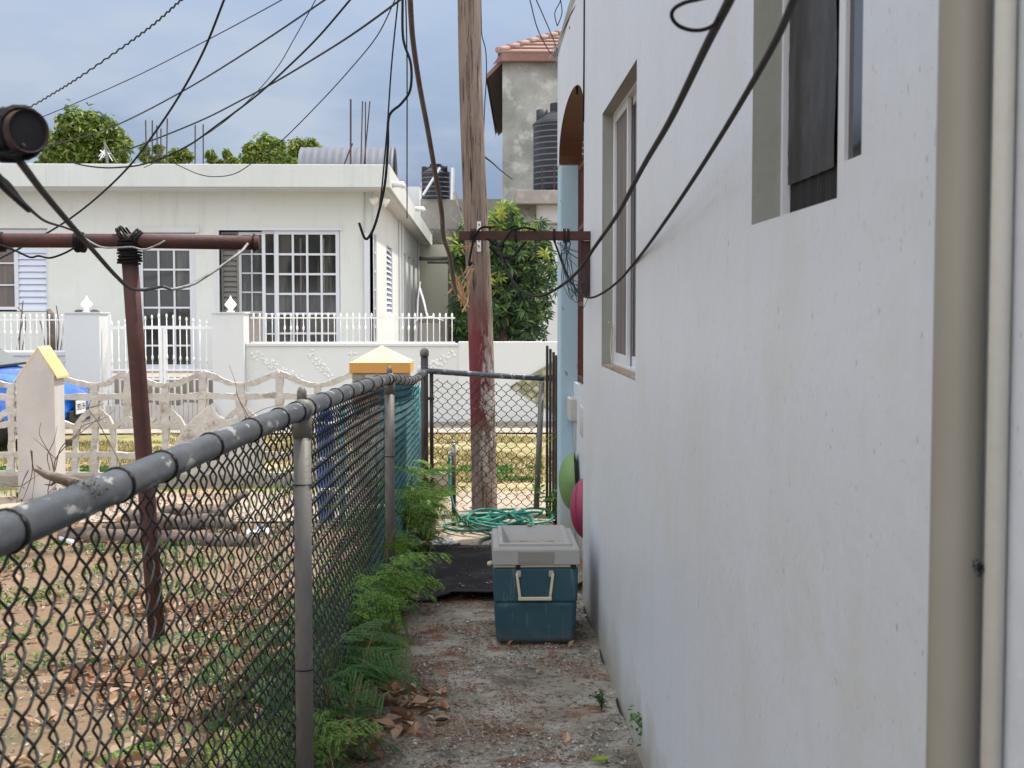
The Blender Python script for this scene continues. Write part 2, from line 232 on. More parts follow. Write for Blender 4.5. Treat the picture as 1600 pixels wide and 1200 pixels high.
D['grass'] = M('patchy_verge_grass', (0.2, 0.22, 0.07), 0.7, island=[(0.12, 0.14, 0.035), (0.24, 0.19, 0.075), (0.42, 0.31, 0.16), (0.16, 0.19, 0.05), (0.34, 0.25, 0.12)], transl=0.3)
D['weed'] = M('fresh_weed_leaves', (0.06, 0.17, 0.03), 0.5, island=[(0.035, 0.11, 0.02), (0.07, 0.19, 0.03), (0.12, 0.26, 0.04)], transl=0.3)
D['deadleaf'] = M('curled_dead_leaves', (0.3, 0.18, 0.1), 0.7, island=[(0.13, 0.06, 0.03), (0.30, 0.16, 0.085), (0.40, 0.26, 0.17), (0.19, 0.10, 0.06), (0.47, 0.34, 0.245), (0.34, 0.20, 0.115)], transl=0.15)
D['needle'] = M('rusty_leaflet_litter', (0.24, 0.09, 0.03), 0.9, island=[(0.12, 0.045, 0.02), (0.26, 0.095, 0.03), (0.17, 0.08, 0.04), (0.33, 0.16, 0.07)])
D['gravel'] = M('small_stones', (0.3, 0.28, 0.25), 0.9, island=[(0.14, 0.125, 0.11), (0.30, 0.28, 0.25), (0.45, 0.43, 0.40)])
D['turq'] = M('turquoise_sheet', (0.14, 0.42, 0.46), 0.5, layers=(('n', (.25, .5, .55), 5, (1, 1, .2), .45, .65, .8),))
D['bluep'] = M('strong_blue_plastic', (0.012, 0.085, 0.36), 0.4)
D['whitep'] = M('white_plastic', (0.72, 0.72, 0.74), 0.5)
D['plank'] = M('weathered_plank', (0.36, 0.32, 0.28), 0.9, layers=(('n', (.12, .09, .07), 8, (3, 3, .3), .5, .64, .8),), bump=0.004)
D['bin'] = M('grey_bin_plastic', (0.23, 0.215, 0.19), 0.6)
D['ac'] = M('white_lamp_housing', (0.74, 0.73, 0.68), 0.5)

# ------------------------------------------------------------------ mesh helpers
OFF = {}
def tag(o, label=None, cat=None, group=None, kind=None):
    if label: o['label'] = label
    if cat: o['category'] = cat
    if group: o['group'] = group
    if kind: o['kind'] = kind
    return o

class MB:
    def __init__(s): s.v = []; s.f = []; s.n = 0
    def add(s, v, f):
        v = np.asarray(v, float).reshape(-1, 3); b = s.n
        s.v.append(v); s.n += len(v)
        s.f.extend([tuple(b + i for i in q) for q in f]); return s
    def box(s, x0, x1, y0, y1, z0, z1):
        v = [(x, y, z) for z in (z0, z1) for y in (y0, y1) for x in (x0, x1)]
        return s.add(v, [(0, 2, 3, 1), (4, 5, 7, 6), (0, 1, 5, 4), (2, 6, 7, 3), (0, 4, 6, 2), (1, 3, 7, 5)])
    def quad(s, a, b, c, d): return s.add([a, b, c, d], [(0, 1, 2, 3)])
    def bar(s, a, b, w, h, up=(0, 0, 1)):
        a = Vector(a); b = Vector(b); t = (b - a).normalized(); u = Vector(up)
        sd = t.cross(u)
        if sd.length < 1e-4: sd = t.cross(Vector((0, 1, 0)))
        sd.normalize(); u = sd.cross(t)
        v = [p + sd * (i * w / 2) + u * (j * h / 2) for p in (a, b) for (i, j) in ((-1, -1), (1, -1), (1, 1), (-1, 1))]
        return s.add([tuple(q) for q in v], [(3, 2, 1, 0), (4, 5, 6, 7), (0, 1, 5, 4), (1, 2, 6, 5), (2, 3, 7, 6), (3, 0, 4, 7)])
    def tube(s, pts, r, seg=8, cap=True, jit=0, flat=1.0, axis=None, turn=0.0):
        p = np.array([tuple(q) for q in pts], float); n = len(p)
        r = np.full(n, r, float) if np.isscalar(r) else np.asarray(r, float)
        t = np.gradient(p, axis=0); t /= np.linalg.norm(t, axis=1)[:, None] + 1e-12
        ref = np.array(axis if axis is not None else ((0, 0, 1) if abs(t[0][2]) < .9 else (0, 1, 0)), float)
        a = np.zeros((n, 3)); u = ref - t[0] * ref.dot(t[0]); u /= np.linalg.norm(u)
        for i in range(n):
            u = u - t[i] * u.dot(t[i]); u /= np.linalg.norm(u) + 1e-12; a[i] = u
        b = np.cross(t, a); ang = turn + np.arange(seg) * 2 * np.pi / seg
        rr = r[:, None] * (1 + (np.random.RandomState(n * 7 + seg).uniform(-jit, jit, (n, seg)) if jit else 0))
        v = p[:, None] + (np.cos(ang)[None, :, None] * a[:, None] + flat * np.sin(ang)[None, :, None] * b[:, None]) * rr[..., None]
        f = [(i * seg + j, i * seg + (j + 1) % seg, (i + 1) * seg + (j + 1) % seg, (i + 1) * seg + j) for i in range(n - 1) for j in range(seg)]
        if cap: f += [tuple(range(seg))[::-1], tuple((n - 1) * seg + j for j in range(seg))]
        return s.add(v.reshape(-1, 3), f)
    def lathe(s, prof, o=(0, 0, 0), seg=24, rot=None):
        o = np.array(tuple(o)); ang = np.arange(seg) * 2 * np.pi / seg
        v = np.array([[(r * math.cos(a), r * math.sin(a), z) for a in ang] for r, z in prof]).reshape(-1, 3)
        if rot is not None: v = v @ np.array(rot.to_3x3()).T
        n = len(prof)
        f = [(i * seg + j, i * seg + (j + 1) % seg, (i + 1) * seg + (j + 1) % seg, (i + 1) * seg + j) for i in range(n - 1) for j in range(seg)]
        if prof[0][0] > 1e-6: f.append(tuple(range(seg))[::-1])
        if prof[-1][0] > 1e-6: f.append(tuple((n - 1) * seg + j for j in range(seg)))
        return s.add(v + o, f)
    def prism(s, poly, off):
        """poly: 3D points, extruded by the vector off"""
        n = len(poly); o = Vector(off); a = [Vector(p) for p in poly]
        v = [tuple(p) for p in a] + [tuple(p + o) for p in a]
        f = [tuple(range(n)), tuple(range(2 * n - 1, n - 1, -1))] + [(i, i + n, (i + 1) % n + n, (i + 1) % n) for i in range(n)]
        return s.add(v, f)
    def build(s, name, m, parent=None, base=None, smooth=False, bevel=0, bseg=2):
        v = np.concatenate(s.v) if s.v else np.zeros((0, 3))
        off = np.array(OFF[parent.name]) if parent is not None else np.array(tuple(base) if base is not None else (0, 0, 0), float)
        me = bpy.data.meshes.new(name); me.from_pydata((v - off).tolist(), [], s.f); me.update()
        o = bpy.data.objects.new(name, me); COL.objects.link(o)
        me.materials.append(m)
        if parent is not None: o.parent = parent
        else: o.location = off
        OFF[o.name] = tuple(off)
        if smooth: me.polygons.foreach_set('use_smooth', [True] * len(me.polygons))
        if bevel:
            b = o.modifiers.new('bevel', 'BEVEL'); b.width = bevel; b.segments = bseg; b.limit_method = 'ANGLE'; b.angle_limit = R(35)
            b.harden_normals = False
        return o

def empty(name, loc, label=None, cat=None, group=None):
    o = bpy.data.objects.new(name, None); COL.objects.link(o); o.location = loc; o.empty_display_size = .1
    OFF[o.name] = tuple(loc); return tag(o, label, cat, group)

def copy_tree(o, parent=None):
    c = o.copy(); COL.objects.link(c); c.parent = parent
    for ch in list(o.children): copy_tree(ch, c)
    return c

def smooth_path(pts, n=8):
    """Catmull-Rom through the points"""
    p = [Vector(q) for q in pts]; p = [p[0] * 2 - p[1]] + p + [p[-1] * 2 - p[-2]]
    out = []
    for i in range(1, len(p) - 2):
        for k in range(n):
            t = k / n; a, b, c, d = p[i - 1], p[i], p[i + 1], p[i + 2]
            out.append(0.5 * ((2 * b) + (c - a) * t + (2 * a - 5 * b + 4 * c - d) * t * t + (3 * b - a - 3 * c + d) * t ** 3))
    out.append(p[-2]); return out

def leaves(mb, cen, nrm, size, asp, rs, fold=0.25, tip=None):
    """many folded leaves; cen, nrm (n,3) arrays; each leaf = two triangle pairs"""
    n = len(cen); size = np.broadcast_to(size, (n,))
    nrm = nrm / (np.linalg.norm(nrm, axis=1)[:, None] + 1e-9)
    d = rs.normal(size=(n, 3)) if tip is None else tip + rs.normal(size=(n, 3)) * .35
    d = d - nrm * (d * nrm).sum(1)[:, None]; d /= np.linalg.norm(d, axis=1)[:, None] + 1e-9
    w = np.cross(nrm, d); L_ = size[:, None]
    base = cen - d * L_ / 2; tipp = cen + d * L_ / 2 - nrm * L_ * fold * .8
    l_ = cen + w * L_ * asp / 2 + nrm * L_ * fold * .2; r_ = cen - w * L_ * asp / 2 + nrm * L_ * fold * .2
    v = np.stack([base, l_, tipp, r_], 1).reshape(-1, 3)
    b = mb.n; mb.v.append(v); mb.n += len(v)
    mb.f.extend([(b + 4 * i, b + 4 * i + 1, b + 4 * i + 2, b + 4 * i + 3) for i in range(n)])

def wall_holes(mb, P0, U, width, height, holes, n, depth, split=None):
    """front sheet with rectangular holes + reveals. P0 corner, U along, n = inward normal; holes (u0,u1,z0,z1). Reveals go to `split`"""
    P0 = Vector(P0); U = Vector(U).normalized(); n = Vector(n); Z = Vector((0, 0, 1))
    us = sorted({0, width, *[h[0] for h in holes], *[h[1] for h in holes]}); zs = sorted({0, height, *[h[2] for h in holes], *[h[3] for h in holes]})
    pt = lambda u, z, d=0: tuple(P0 + U * u + Z * z + n * d)
    for i in range(len(us) - 1):
        for j in range(len(zs) - 1):
            cu, cz = (us[i] + us[i + 1]) / 2, (zs[j] + zs[j + 1]) / 2
            if any(h[0] < cu < h[1] and h[2] < cz < h[3] for h in holes): continue
            mb.quad(pt(us[i], zs[j]), pt(us[i + 1], zs[j]), pt(us[i + 1], zs[j + 1]), pt(us[i], zs[j + 1]))
            mb.quad(pt(us[i], zs[j], depth), pt(us[i], zs[j + 1], depth), pt(us[i + 1], zs[j + 1], depth), pt(us[i + 1], zs[j], depth))
    for (a, b, c, d) in holes:
        q = mb
        if split is not None: q = MB(); split.append(q)
        for (u0, z0, u1, z1) in ((a, c, b, c), (b, c, b, d), (b, d, a, d), (a, d, a, c)):
            q.quad(pt(u0, z0), pt(u1, z1), pt(u1, z1, depth), pt(u0, z0, depth))
    for (u0, z0, u1, z1) in ((0, 0, width, 0), (width, 0, width, height), (width, height, 0, height), (0, height, 0, 0)):
        mb.quad(pt(u0, z0), pt(u1, z1), pt(u1, z1, depth), pt(u0, z0, depth))
# ------------------------------------------------------------------ ground, path, pavement, verge
def sheet(name, m, x0, x1, y0, y1, z, nx=1, ny=1, amp=0, kind='structure', sc_=3.0, edge=0):
    xs = np.linspace(x0, x1, nx + 1); ys = np.linspace(y0, y1, ny + 1); v = []
    for j, y in enumerate(ys):
        for i, x in enumerate(xs):
            zz = z + (amp * mnoise.fractal(Vector((x * sc_, y * sc_, z)), 1.0, 2.0, 5) if amp else 0)
            xx = x
            if edge and i in (0, nx): xx += edge * mnoise.noise(Vector((x, y * 2.3, 4)))
            v.append((xx, y, zz))
    f = [(j * (nx + 1) + i, j * (nx + 1) + i + 1, (j + 1) * (nx + 1) + i + 1, (j + 1) * (nx + 1) + i) for j in range(ny) for i in range(nx)]
    mb = MB(); mb.add(v, f)
    return tag(mb.build(name, m, smooth=amp > 0), kind=kind)
ground = sheet('ground', D['dirt'], -300, 300, -60, 700, -0.045)
yard = sheet('yard_soil', D['dirt'], -7, -0.36, 0.0, 10.6, -0.018, 130, 200, 0.012, sc_=2.2)
path = sheet('path', D['concrete_path'], -0.47, 0.545, -2.5, 9.62, -0.002, 70, 500, 0.007, sc_=4.5, edge=.10)
pav = sheet('pavement', D['sand'], -14, 9, 9.58, 11.15, -0.012, 160, 14, 0.008)
verge = sheet('verge_soil', D['verge'], -22, 12, 11.1, 16.6, -0.025, 60, 12, 0.012)
farpav = sheet('pavement_far', D['kerb'], -22, 12, 16.55, 17.5, -0.005, 60, 2, 0.004)
kerb = MB().box(-14, -.62, 11.62, 11.78, -.05, .085); tag(kerb.build('kerb', D['kerb'], bevel=.012), kind='structure')
thr = MB().box(-0.36, 0.52, 9.60, 9.69, -.04, .035); tag(thr.build('threshold_kerb', D['kerb'], bevel=.008), kind='structure')

# grass, weeds, leaf litter
def blades(name, n, x0, x1, y0, y1, h, w, m, seed, z0=-0.03, mask=None, kind='stuff', clump=.5):
    rs = np.random.RandomState(seed); x = rs.uniform(x0, x1, n); y = rs.uniform(y0, y1, n)
    k = np.array([mnoise.noise(Vector((a * .9, b * .9, seed))) + .5 * mnoise.noise(Vector((a * 3, b * 3, seed))) for a, b in zip(x, y)])
    keep = k > clump - .5 if mask is None else mask(x, y, k)
    x, y, k = x[keep], y[keep], k[keep]; n = len(x)
    hh = h * rs.uniform(.4, 1.2, n) * (1 + np.clip(k, 0, 1)); a = rs.uniform(0, 6.28, n); le = rs.uniform(.1, .9, n) * hh
    dx, dy = np.cos(a), np.sin(a); ww = w * rs.uniform(.6, 1.4, n)
    v = np.stack([np.stack([x - dy * ww, y + dx * ww, np.full(n, z0)], 1), np.stack([x + dy * ww, y - dx * ww, np.full(n, z0)], 1),
                  np.stack([x + dx * le, y + dy * le, z0 + hh], 1)], 1).reshape(-1, 3)
    mb = MB(); mb.add(v, [(3 * i, 3 * i + 1, 3 * i + 2) for i in range(n)])
    return tag(mb.build(name, m), kind=kind)
blades('grass', 90000, -9, 3.2, 11.8, 16.6, .035, .008, D['grass'], 3, clump=.32)
blades('yard_grass', 9000, -5.5, -0.7, 3.5, 11.5, .035, .004, D['weed'], 5, clump=.86, z0=-.02)
blades('pavement_weeds', 5000, -6, 1.5, 9.7, 11.9, .03, .005, D['weed'], 9, clump=.82, z0=-.012)

def litter(name, n, x0, x1, y0, y1, size, m, seed, z=0.004, asp=.5, tilt=.45, dens=None, curl=.25, cl=1.0):
    rs = np.random.RandomState(seed); x = rs.uniform(x0, x1, n * 3); y = rs.uniform(y0, y1, n * 3)
    k = np.array([mnoise.noise(Vector((a * 2.2, b * 2.2, seed * 1.7))) + .6 * mnoise.noise(Vector((a * 6, b * 6, seed))) for a, b in zip(x, y)])
    if dens: k = k + dens(x, y)
    o = np.argsort(-k * cl - rs.uniform(0, .5, n * 3))[:n]; x, y = x[o], y[o]
    s = size * rs.uniform(.5, 1.3, n)
    mb = MB(); leaves(mb, np.stack([x, y, z + s * .12], 1), np.array([0, 0, 1.]) + rs.normal(size=(n, 3)) * tilt, s, asp, rs, curl)
    return tag(mb.build(name, m), kind='stuff')
litter('alley_leaflet_litter', 11000, -.46, .50, 3.9, 7.2, .012, D['needle'], 21, .006, .3, .3, dens=lambda x, y: -x * .5  - np.clip(y - 5, 0, 3) * .08)
litter('alley_grit', 3200, -.45, .53, 3.9, 8.6, .014, D['gravel'], 22, .005, .8, .5)
litter('path_edge_leaves', 170, -.5, -.12, 4.0, 7.0, .075, D['deadleaf'], 23, .008, .55, .5, dens=lambda x, y: -x * 1.5)
litter('path_leaves', 26, -.2, .5, 4.2, 6.8, .05, D['deadleaf'], 29, .008, .5, .4)
litter('fallen_leaves', 3400, -2.6, -.5, 2.6, 7.4, .066, D['deadleaf'], 24, -.006, .55, .5, dens=lambda x, y: x * .55)
litter('scattered_yard_leaves', 1500, -5, -.6, 6.0, 11, .06, D['deadleaf'], 25, -.006, .5, .5)
litter('yard_low_weeds', 7000, -4.5, -.55, 3.0, 9.6, .034, D['weed'], 33, .004, .45, .9, cl=5.0)
litter('verge_low_weeds', 6000, -5, 1.5, 11.85, 12.9, .05, D['weed'], 35, .0, .5, .9, cl=4.0)
litter('large_fallen_leaves', 420, -1.9, -.55, 2.9, 5.9, .115, D['deadleaf'], 37, .0, .5, .55, dens=lambda x, y: x * .5, cl=3.0)
litter('yard_debris', 9000, -3.8, -.5, 3.4, 10.5, .022, D['gravel'], 26, -.012, .5, .5)
litter('pavement_litter', 700, -2.5, .6, 8.4, 11.2, .03, D['needle'], 27, .004, .4, .4)

# ------------------------------------------------------------------ the house beside the alley
WX = 0.54; WT = .15; HT = 3.23
nh = empty('alley_house', (WX, 4, 0), 'long white rendered house wall running down the right side of the alley', 'house')
W1 = (4.575, 5.84, 1.262, 2.36); W2 = (1.88, 2.635, 1.671, 2.36); A0, A1 = 6.86, 8.96
mb = MB(); rev = []
wall_holes(mb, (WX, -4, -.06), (0, 1, 0), A0 + 4, HT + .06, [(W1[0] + 4, W1[1] + 4, W1[2] + .06, W1[3] + .06), (W2[0] + 4, W2[1] + 4, W2[2] + .06, W2[3] + .06)], (1, 0, 0), WT, rev)
# over the arch
na = 26; cy = (A0 + A1) / 2; hw = (A1 - A0) / 2; ZS = 2.485; RISE = .29
arc = [(cy - hw * math.cos(math.pi * i / na), ZS + RISE * max(0, math.sin(math.pi * i / na)) ** .8) for i in range(na + 1)]
for x in (WX, WX + WT):
    for i in range(na):
        (ya, za), (yb, zb) = arc[i], arc[i + 1]
        mb.quad((x, ya, za), (x, yb, zb), (x, yb, HT), (x, ya, HT))
mb.quad((WX, A0, HT), (WX + WT, A0, HT), (WX + WT, A1, HT), (WX, A1, HT))
mb.box(WX, WX + WT, A1, A1 + .2, ZS, HT)
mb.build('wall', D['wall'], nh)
for q in rev: q.build('window_reveal', D['reveal'], nh)
ar = MB()
for i in range(na):
    (ya, za), (yb, zb) = arc[i], arc[i + 1]
    ar.quad((WX - .002, ya, za), (WX - .002, yb, zb), (WX + WT, yb, zb), (WX + WT, ya, za))
ar.build('arch_soffit', D['archred'], nh, smooth=True)
MB().box(WX, WX + .148, A1 + .002, A1 + .198, -.05, ZS).build('porch_column', D['blue_col'], nh, bevel=.022, bseg=5)
bk = MB(); bk.box(WX + WT + .01, 7, -4, -3.8, -.05, HT); bk.box(WX + WT + .9, 7, 9.0, 9.15, -.05, HT); bk.box(6.8, 7, -3.8, 9.0, -.05, HT)
bk.box(WX + WT + .9, WX + WT + 1.05, A0, 9.0, -.05, HT); bk.box(WX + WT, WX + WT + .9, A0 - .3, A0 - .15, -.05, HT)
bk.build('rear_wall', D['facade'], nh)
MB().box(WX + .003, 7.05, -4.05, 9.2, HT + .003, HT + .11).build('roof_slab', D['stucco'], nh)
# porch low wall and grille
MB().box(WX + .10, WX + .148, A0 + .003, A1 - .003, -.04, 1.03).build('porch_low_wall', D['wall'], nh)
g = MB()
for i in range(21):
    y = A0 + .03 + i * (A1 - A0 - .06) / 20; g.box(WX + .132, WX + .146, y - .009, y + .009, 1.03, 2.5)
for z in (1.06, 1.55, 2.05, 2.45): g.box(WX + .128, WX + .1495, A0 + .001, A1 - .001, z - .014, z + .014)
g.box(WX + .126, WX + .149, A1 - .04, A1 - .006, 1.03, 2.5); g.box(WX + .10, WX + .14, A0 + .004, A0 + .05, 1.03, 2.5)
g.build('porch_grille', D['maroon'], nh)

def win_frame(parent, W, rec, t=.014, tb=.02):
    y0, y1, z0, z1 = W; x = WX + rec; wf = MB()
    wf.box(x, x + .05, y0, y1, z0, z0 + tb); wf.box(x, x + .05, y0, y1, z1 - t, z1)
    wf.box(x, x + .05, y0, y0 + t, z0 + tb, z1 - t); wf.box(x, x + .05, y1 - t, y1, z0 + tb, z1 - t)
    return wf.build('window', D['alu'], parent, bevel=.002), x
w1, x1 = win_frame(nh, W1, .047)
y0, y1, z0, z1 = W1; s = MB(); ym = 5.33
for (a, b, xx) in ((y0 + .014, ym + .02, x1 + .022), (ym - .03, y1 - .014, x1 + .003)):
    s.box(xx, xx + .016, a, a + .03, z0 + .018, z1 - .014); s.box(xx, xx + .016, b - .022, b, z0 + .018, z1 - .014)
    s.box(xx + .001, xx + .015, a + .03, b - .022, z0 + .018, z0 + .06); s.box(xx + .001, xx + .015, a + .03, b - .022, z1 - .045, z1 - .014)
s.build('sash', D['alu'], w1, bevel=.002)
MB().quad((x1 + .013, ym, z0 + .05), (x1 + .013, y1 - .03, z0 + .05), (x1 + .013, y1 - .03, z1 - .03), (x1 + .013, ym, z1 - .03)).quad((x1 + .032, y0 + .03, z0 + .05), (x1 + .032, ym, z0 + .05), (x1 + .032, ym, z1 - .03), (x1 + .032, y0 + .03, z1 - .03)).build('curtained_pane', D['curtain'], w1)
MB().box(WX + .0, WX + .047, y0 + .003, y1 - .003, z0 + .001, z0 + .010).build('window_sill', D['lidgrime'], w1)
MB().tube(smooth_path([(WX + .042, 5.80, 1.27), (WX + .037, 5.80, 1.36), (WX + .042, 5.79, 1.43), (WX + .025, 5.78, 1.455)]), .004, 5).build('dangling_strip', D['coolercream'], w1)
w2, x2 = win_frame(nh, W2, .056, .010, .012)
y0, y1, z0, z1 = W2
s = MB(); s.box(x2 + .002, x2 + .018, 2.185, 2.222, z0 + .012, z1 - .012); s.box(x2 + .012, x2 + .018, 2.2215, 2.245, z0 + .30, z1 - .30)
MB().box(x2 + .003, x2 + .017, y0 + .012, 2.183, z0 + .012, z0 + .075).build('bottom_rail', D['alu'], w2, bevel=.0015)
s.build('sash', D['alu'], w2, bevel=.0015)
fl = MB(); nI, nJ = 30, 40; vs = []; zf = z0 + .075
for j in range(nJ + 1):
    for i in range(nI + 1):
        y = 2.265 + (y1 - .026 - 2.265) * i / nI; z = zf + (z1 - .02 - zf) * j / nJ
        vs.append((x2 + .009 + .003 * mnoise.noise(Vector((y * 30, z * 7, 0))) + .0012 * mnoise.noise(Vector((y * 90, z * 50, 4))), y, z))
fl.add(vs, [(j * (nI + 1) + i, j * (nI + 1) + i + 1, (j + 1) * (nI + 1) + i + 1, (j + 1) * (nI + 1) + i) for j in range(nJ) for i in range(nI)])
fl.build('film', D['film'], w2, smooth=True)
fl = MB(); vs = []
for i in range(61): y = 2.235 + (y1 - .02 - 2.235) * i / 60; x_ = x2 + .016 + .0022 * math.sin(i * 1.9); vs += [(x_, y, z0 + .012), (x_, y, zf + .006)]
fl.add(vs, [(2 * i, 2 * i + 2, 2 * i + 3, 2 * i + 1) for i in range(60)]).build('pleated_screen', D['black'], w2)
MB().quad((x2 + .045, 2.15, z0 + .012), (x2 + .045, y1 - .01, z0 + .012), (x2 + .045, y1 - .01, z1 - .01), (x2 + .045, 2.15, z1 - .01)).build('painted_dark_room', D['black'], w2)  # black sheet standing for the unlit room behind the window
MB().quad((x2 + .010, y0 + .012, z0 + .07), (x2 + .010, 2.186, z0 + .07), (x2 + .010, 2.186, z1 - .012), (x2 + .010, y0 + .012, z1 - .012)).build('pane', D['glass'], w2)
# pipes on the near wall
p = MB().tube([(WX - .031, 1.398, -.04), (WX - .031, 1.398, 1.0), (WX - .031, 1.398, 3.1), (WX - .031, 1.398, 3.2)], .0268, 32)
tag(p.build('downpipe', D['beigepipe'], base=(WX - .036, 1.405, 0), smooth=True), 'thick cream downpipe running up the white wall at the right of the picture', 'pipe')
c = MB().tube([(WX - .012, 1.338, -.04), (WX - .012, 1.338, 1.5), (WX - .013, 1.338, 3.2)], .0105, 20)
co = empty('conduit', (WX - .014, 1.322, 0), 'thin white painted conduit with dark scuffs beside the thick downpipe', 'conduit')
c.build('tube', D['conduit'], co, smooth=True)
nb = MB(); rs = np.random.RandomState(2)
q = np.array(tuple(P(1531, 888, 1.345))) + rs.normal(size=(60, 3)) * (.0025, .003, .0035); leaves(nb, q, rs.normal(size=(60, 3)), .006, .4, rs); nb.build('insect_nest', D['black'], co)

# meter boxes and conduit at the porch
mt = empty('meter_box', P(896, 640, 8.7), 'grey meter box fixed on the foot of the pale blue porch column', 'meter box')
a = P(887, 655, 8.85); b = P(910, 622, 8.72)
MB().box(a.x, b.x + .05, 8.66, 8.94, a.z, b.z).build('case', D['greybox'], mt, bevel=.008)
MB().box(a.x + .030, a.x + .10, 8.68, 8.75, -.01, a.z).build('cable_duct', D['alu_grey'], mt)
mt2 = MB().box(WX + .03, WX + .10, 7.28, 7.50, .80, .975); tag(mt2.build('switch_box', D['wall'], base=(WX + .05, 7.4, .8), bevel=.01), 'small white switch box low in the porch arch below the maroon grille', 'switch box')

# plastic basins leaning in the porch
def basin(name, px, py, d, m, label, rz, h, lips):
    prof = [(0, 0)] + [(math.sin(t), .92 * (1 - math.cos(t))) for t in np.linspace(.15, 1.5, 12)] + [(1.0, .95), (1.035, .96), (1.035, 1.0), (.97, 1.0)] + [(.95 * math.sin(t), .05 + .92 * (1 - math.cos(t))) for t in np.linspace(1.4, .1, 8)] + [(0, .05)]
    if lips: prof[9:9] = [(.90, .56), (.93, .57), (.93, .60)]
    c_ = P(px, py, d); rot = Matrix.Rotation(rz, 4, 'Z') @ Matrix.Rotation(R(86), 4, 'Y')
    o = MB().lathe([(r * h / 2, z * h * .30) for r, z in prof], c_, 40, rot).build(name, m, base=c_, smooth=True)
    return tag(o, label, 'basin', 'plastic basins leaning in the porch')
basin('plastic_basin', 873, 756, 8.55, D['greenplastic'], 'lime green plastic basin stood on edge against the pale blue column', R(-6), .38, False)
basin('plastic_basin', 892, 796, 7.6, D['pinkplastic'], 'magenta pink plastic basin stood on edge at the house corner', R(-14), .36, True)

# rust bracket (clothes-line arm) on the wall
br = empty('line_bracket', (WX, 6.45, 1.58), 'rusty steel bracket arm on the white wall holding clothes lines', 'bracket')
D6 = 6.45
a = P(717, 368, D6); b = P(926, 368, D6)
z0 = P(600, 375.5, D6).z; z1 = P(600, 361, D6).z
mbx = MB(); mbx.box(a.x, b.x, D6 - .02, D6 + .005, z0, z1); mbx.box(a.x + .001, b.x - .001, D6 + .005, D6 + .045, z1 - .006, z1 - .001)
mbx.build('arm', D['rust'], br, bevel=.002)
MB().box(WX - .045, WX - .003, D6 + .008, D6 + .014, P(600, 463, D6).z, z0 - .001).box(WX - .008, WX - .002, D6 + .014, D6 + .05, P(600, 463, D6).z, z0 - .001).build('upright', D['rust'], br, bevel=.001)
for px in (737, 741, 806, 866, 882, 888):
    q = P(px, 368, D6 - .008); ti = MB(); ti.tube([q + Vector((.006 * math.sin(t * 1.3), .036 * math.cos(t), .033 * math.sin(t))) for t in np.linspace(0, 12.4, 40)], .0022, 5); ti.build('wire_tie', D['cable'], br)

# ------------------------------------------------------------------ clothes-line posts on the left
DT = 5.85
tp = empty('clothesline_post', P(243, 1018, DT), 'rusty red steel T-shaped clothesline post standing behind the wire fence', 'clothesline post')
MB().tube([P(247, 1024, DT), P(232, 810, DT - .01), P(214, 560, DT), P(201, 380, DT)], [.037, .037, .0365, .035], 20).build('upright', D['rust'], tp, smooth=True)
arm = MB().tube([P(-160, 375, DT), P(0, 375.5, DT), P(200, 376.5, DT), P(404, 379.5, DT)], .031, 22, cap=True)
arm.build('crossbar', D['rust'], tp, smooth=True)
wr = MB()
def coil(mb, c_, ax, rad, turns, pitch, r, wob=.12, seg=5):
    ax = Vector(ax).normalized(); u = ax.orthogonal().normalized(); w = ax.cross(u); pts = []
    for k in range(int(turns * 16) + 1):
        t = k / 16 * 6.283; rr = rad * (1 + wob * mnoise.noise(Vector((k * .35, turns, rad))))
        pts.append(Vector(c_) + u * rr * math.cos(t) + w * rr * math.sin(t) + ax * (pitch * k / 16 + .006 * mnoise.noise(Vector((k * .2, 3, 1)))))
    mb.tube(pts, r, seg)
coil(wr, P(203, 412, DT), (0, 0, 1), .050, 8, .013, .0055)
coil(wr, P(190, 372, DT), (1, .0, .6), .045, 3, .012, .005); coil(wr, P(206, 372, DT), (1, 0, -.6), .045, 3, .012, .005)
wr.build('wire_lashing', D['cable'], tp); wr = MB(); coil(wr, P(118, 378, DT), (1, 0, 0), .041, 4, .010, .006); wr.build('wire_lashing', D['cable'], tp); wr = MB(); coil(wr, P(-4, 378, DT), (1, 0, 0), .039, 3, .010, .006); wr.build('wire_lashing', D['cable'], tp); wr = MB(); coil(wr, P(397, 379, DT), (1, 0, 0), .035, 1, .004, .004)
wr.build('wire_lashing', D['cable'], tp)
# soil mound at its foot
mo = MB(); cc = P(240, 1030, DT)
for k in range(14): pass
ms = [(cc.x + r_ * math.cos(t) * (1 + .2 * math.sin(3 * t)), cc.y + r_ * math.sin(t), -.03 + .10 * math.exp(-(r_ / .12) ** 2) + .012 * mnoise.noise(Vector((r_ * 30, t * 3, 1)))) for r_ in np.linspace(0.001, .3, 10) for t in np.linspace(0, 6.283, 25)[:-1]]
mo.add(ms, [(i * 24 + j, i * 24 + (j + 1) % 24, (i + 1) * 24 + (j + 1) % 24, (i + 1) * 24 + j) for i in range(9) for j in range(24)])
tag(mo.build('soil_mound', D['dirt'], smooth=True), kind='structure')
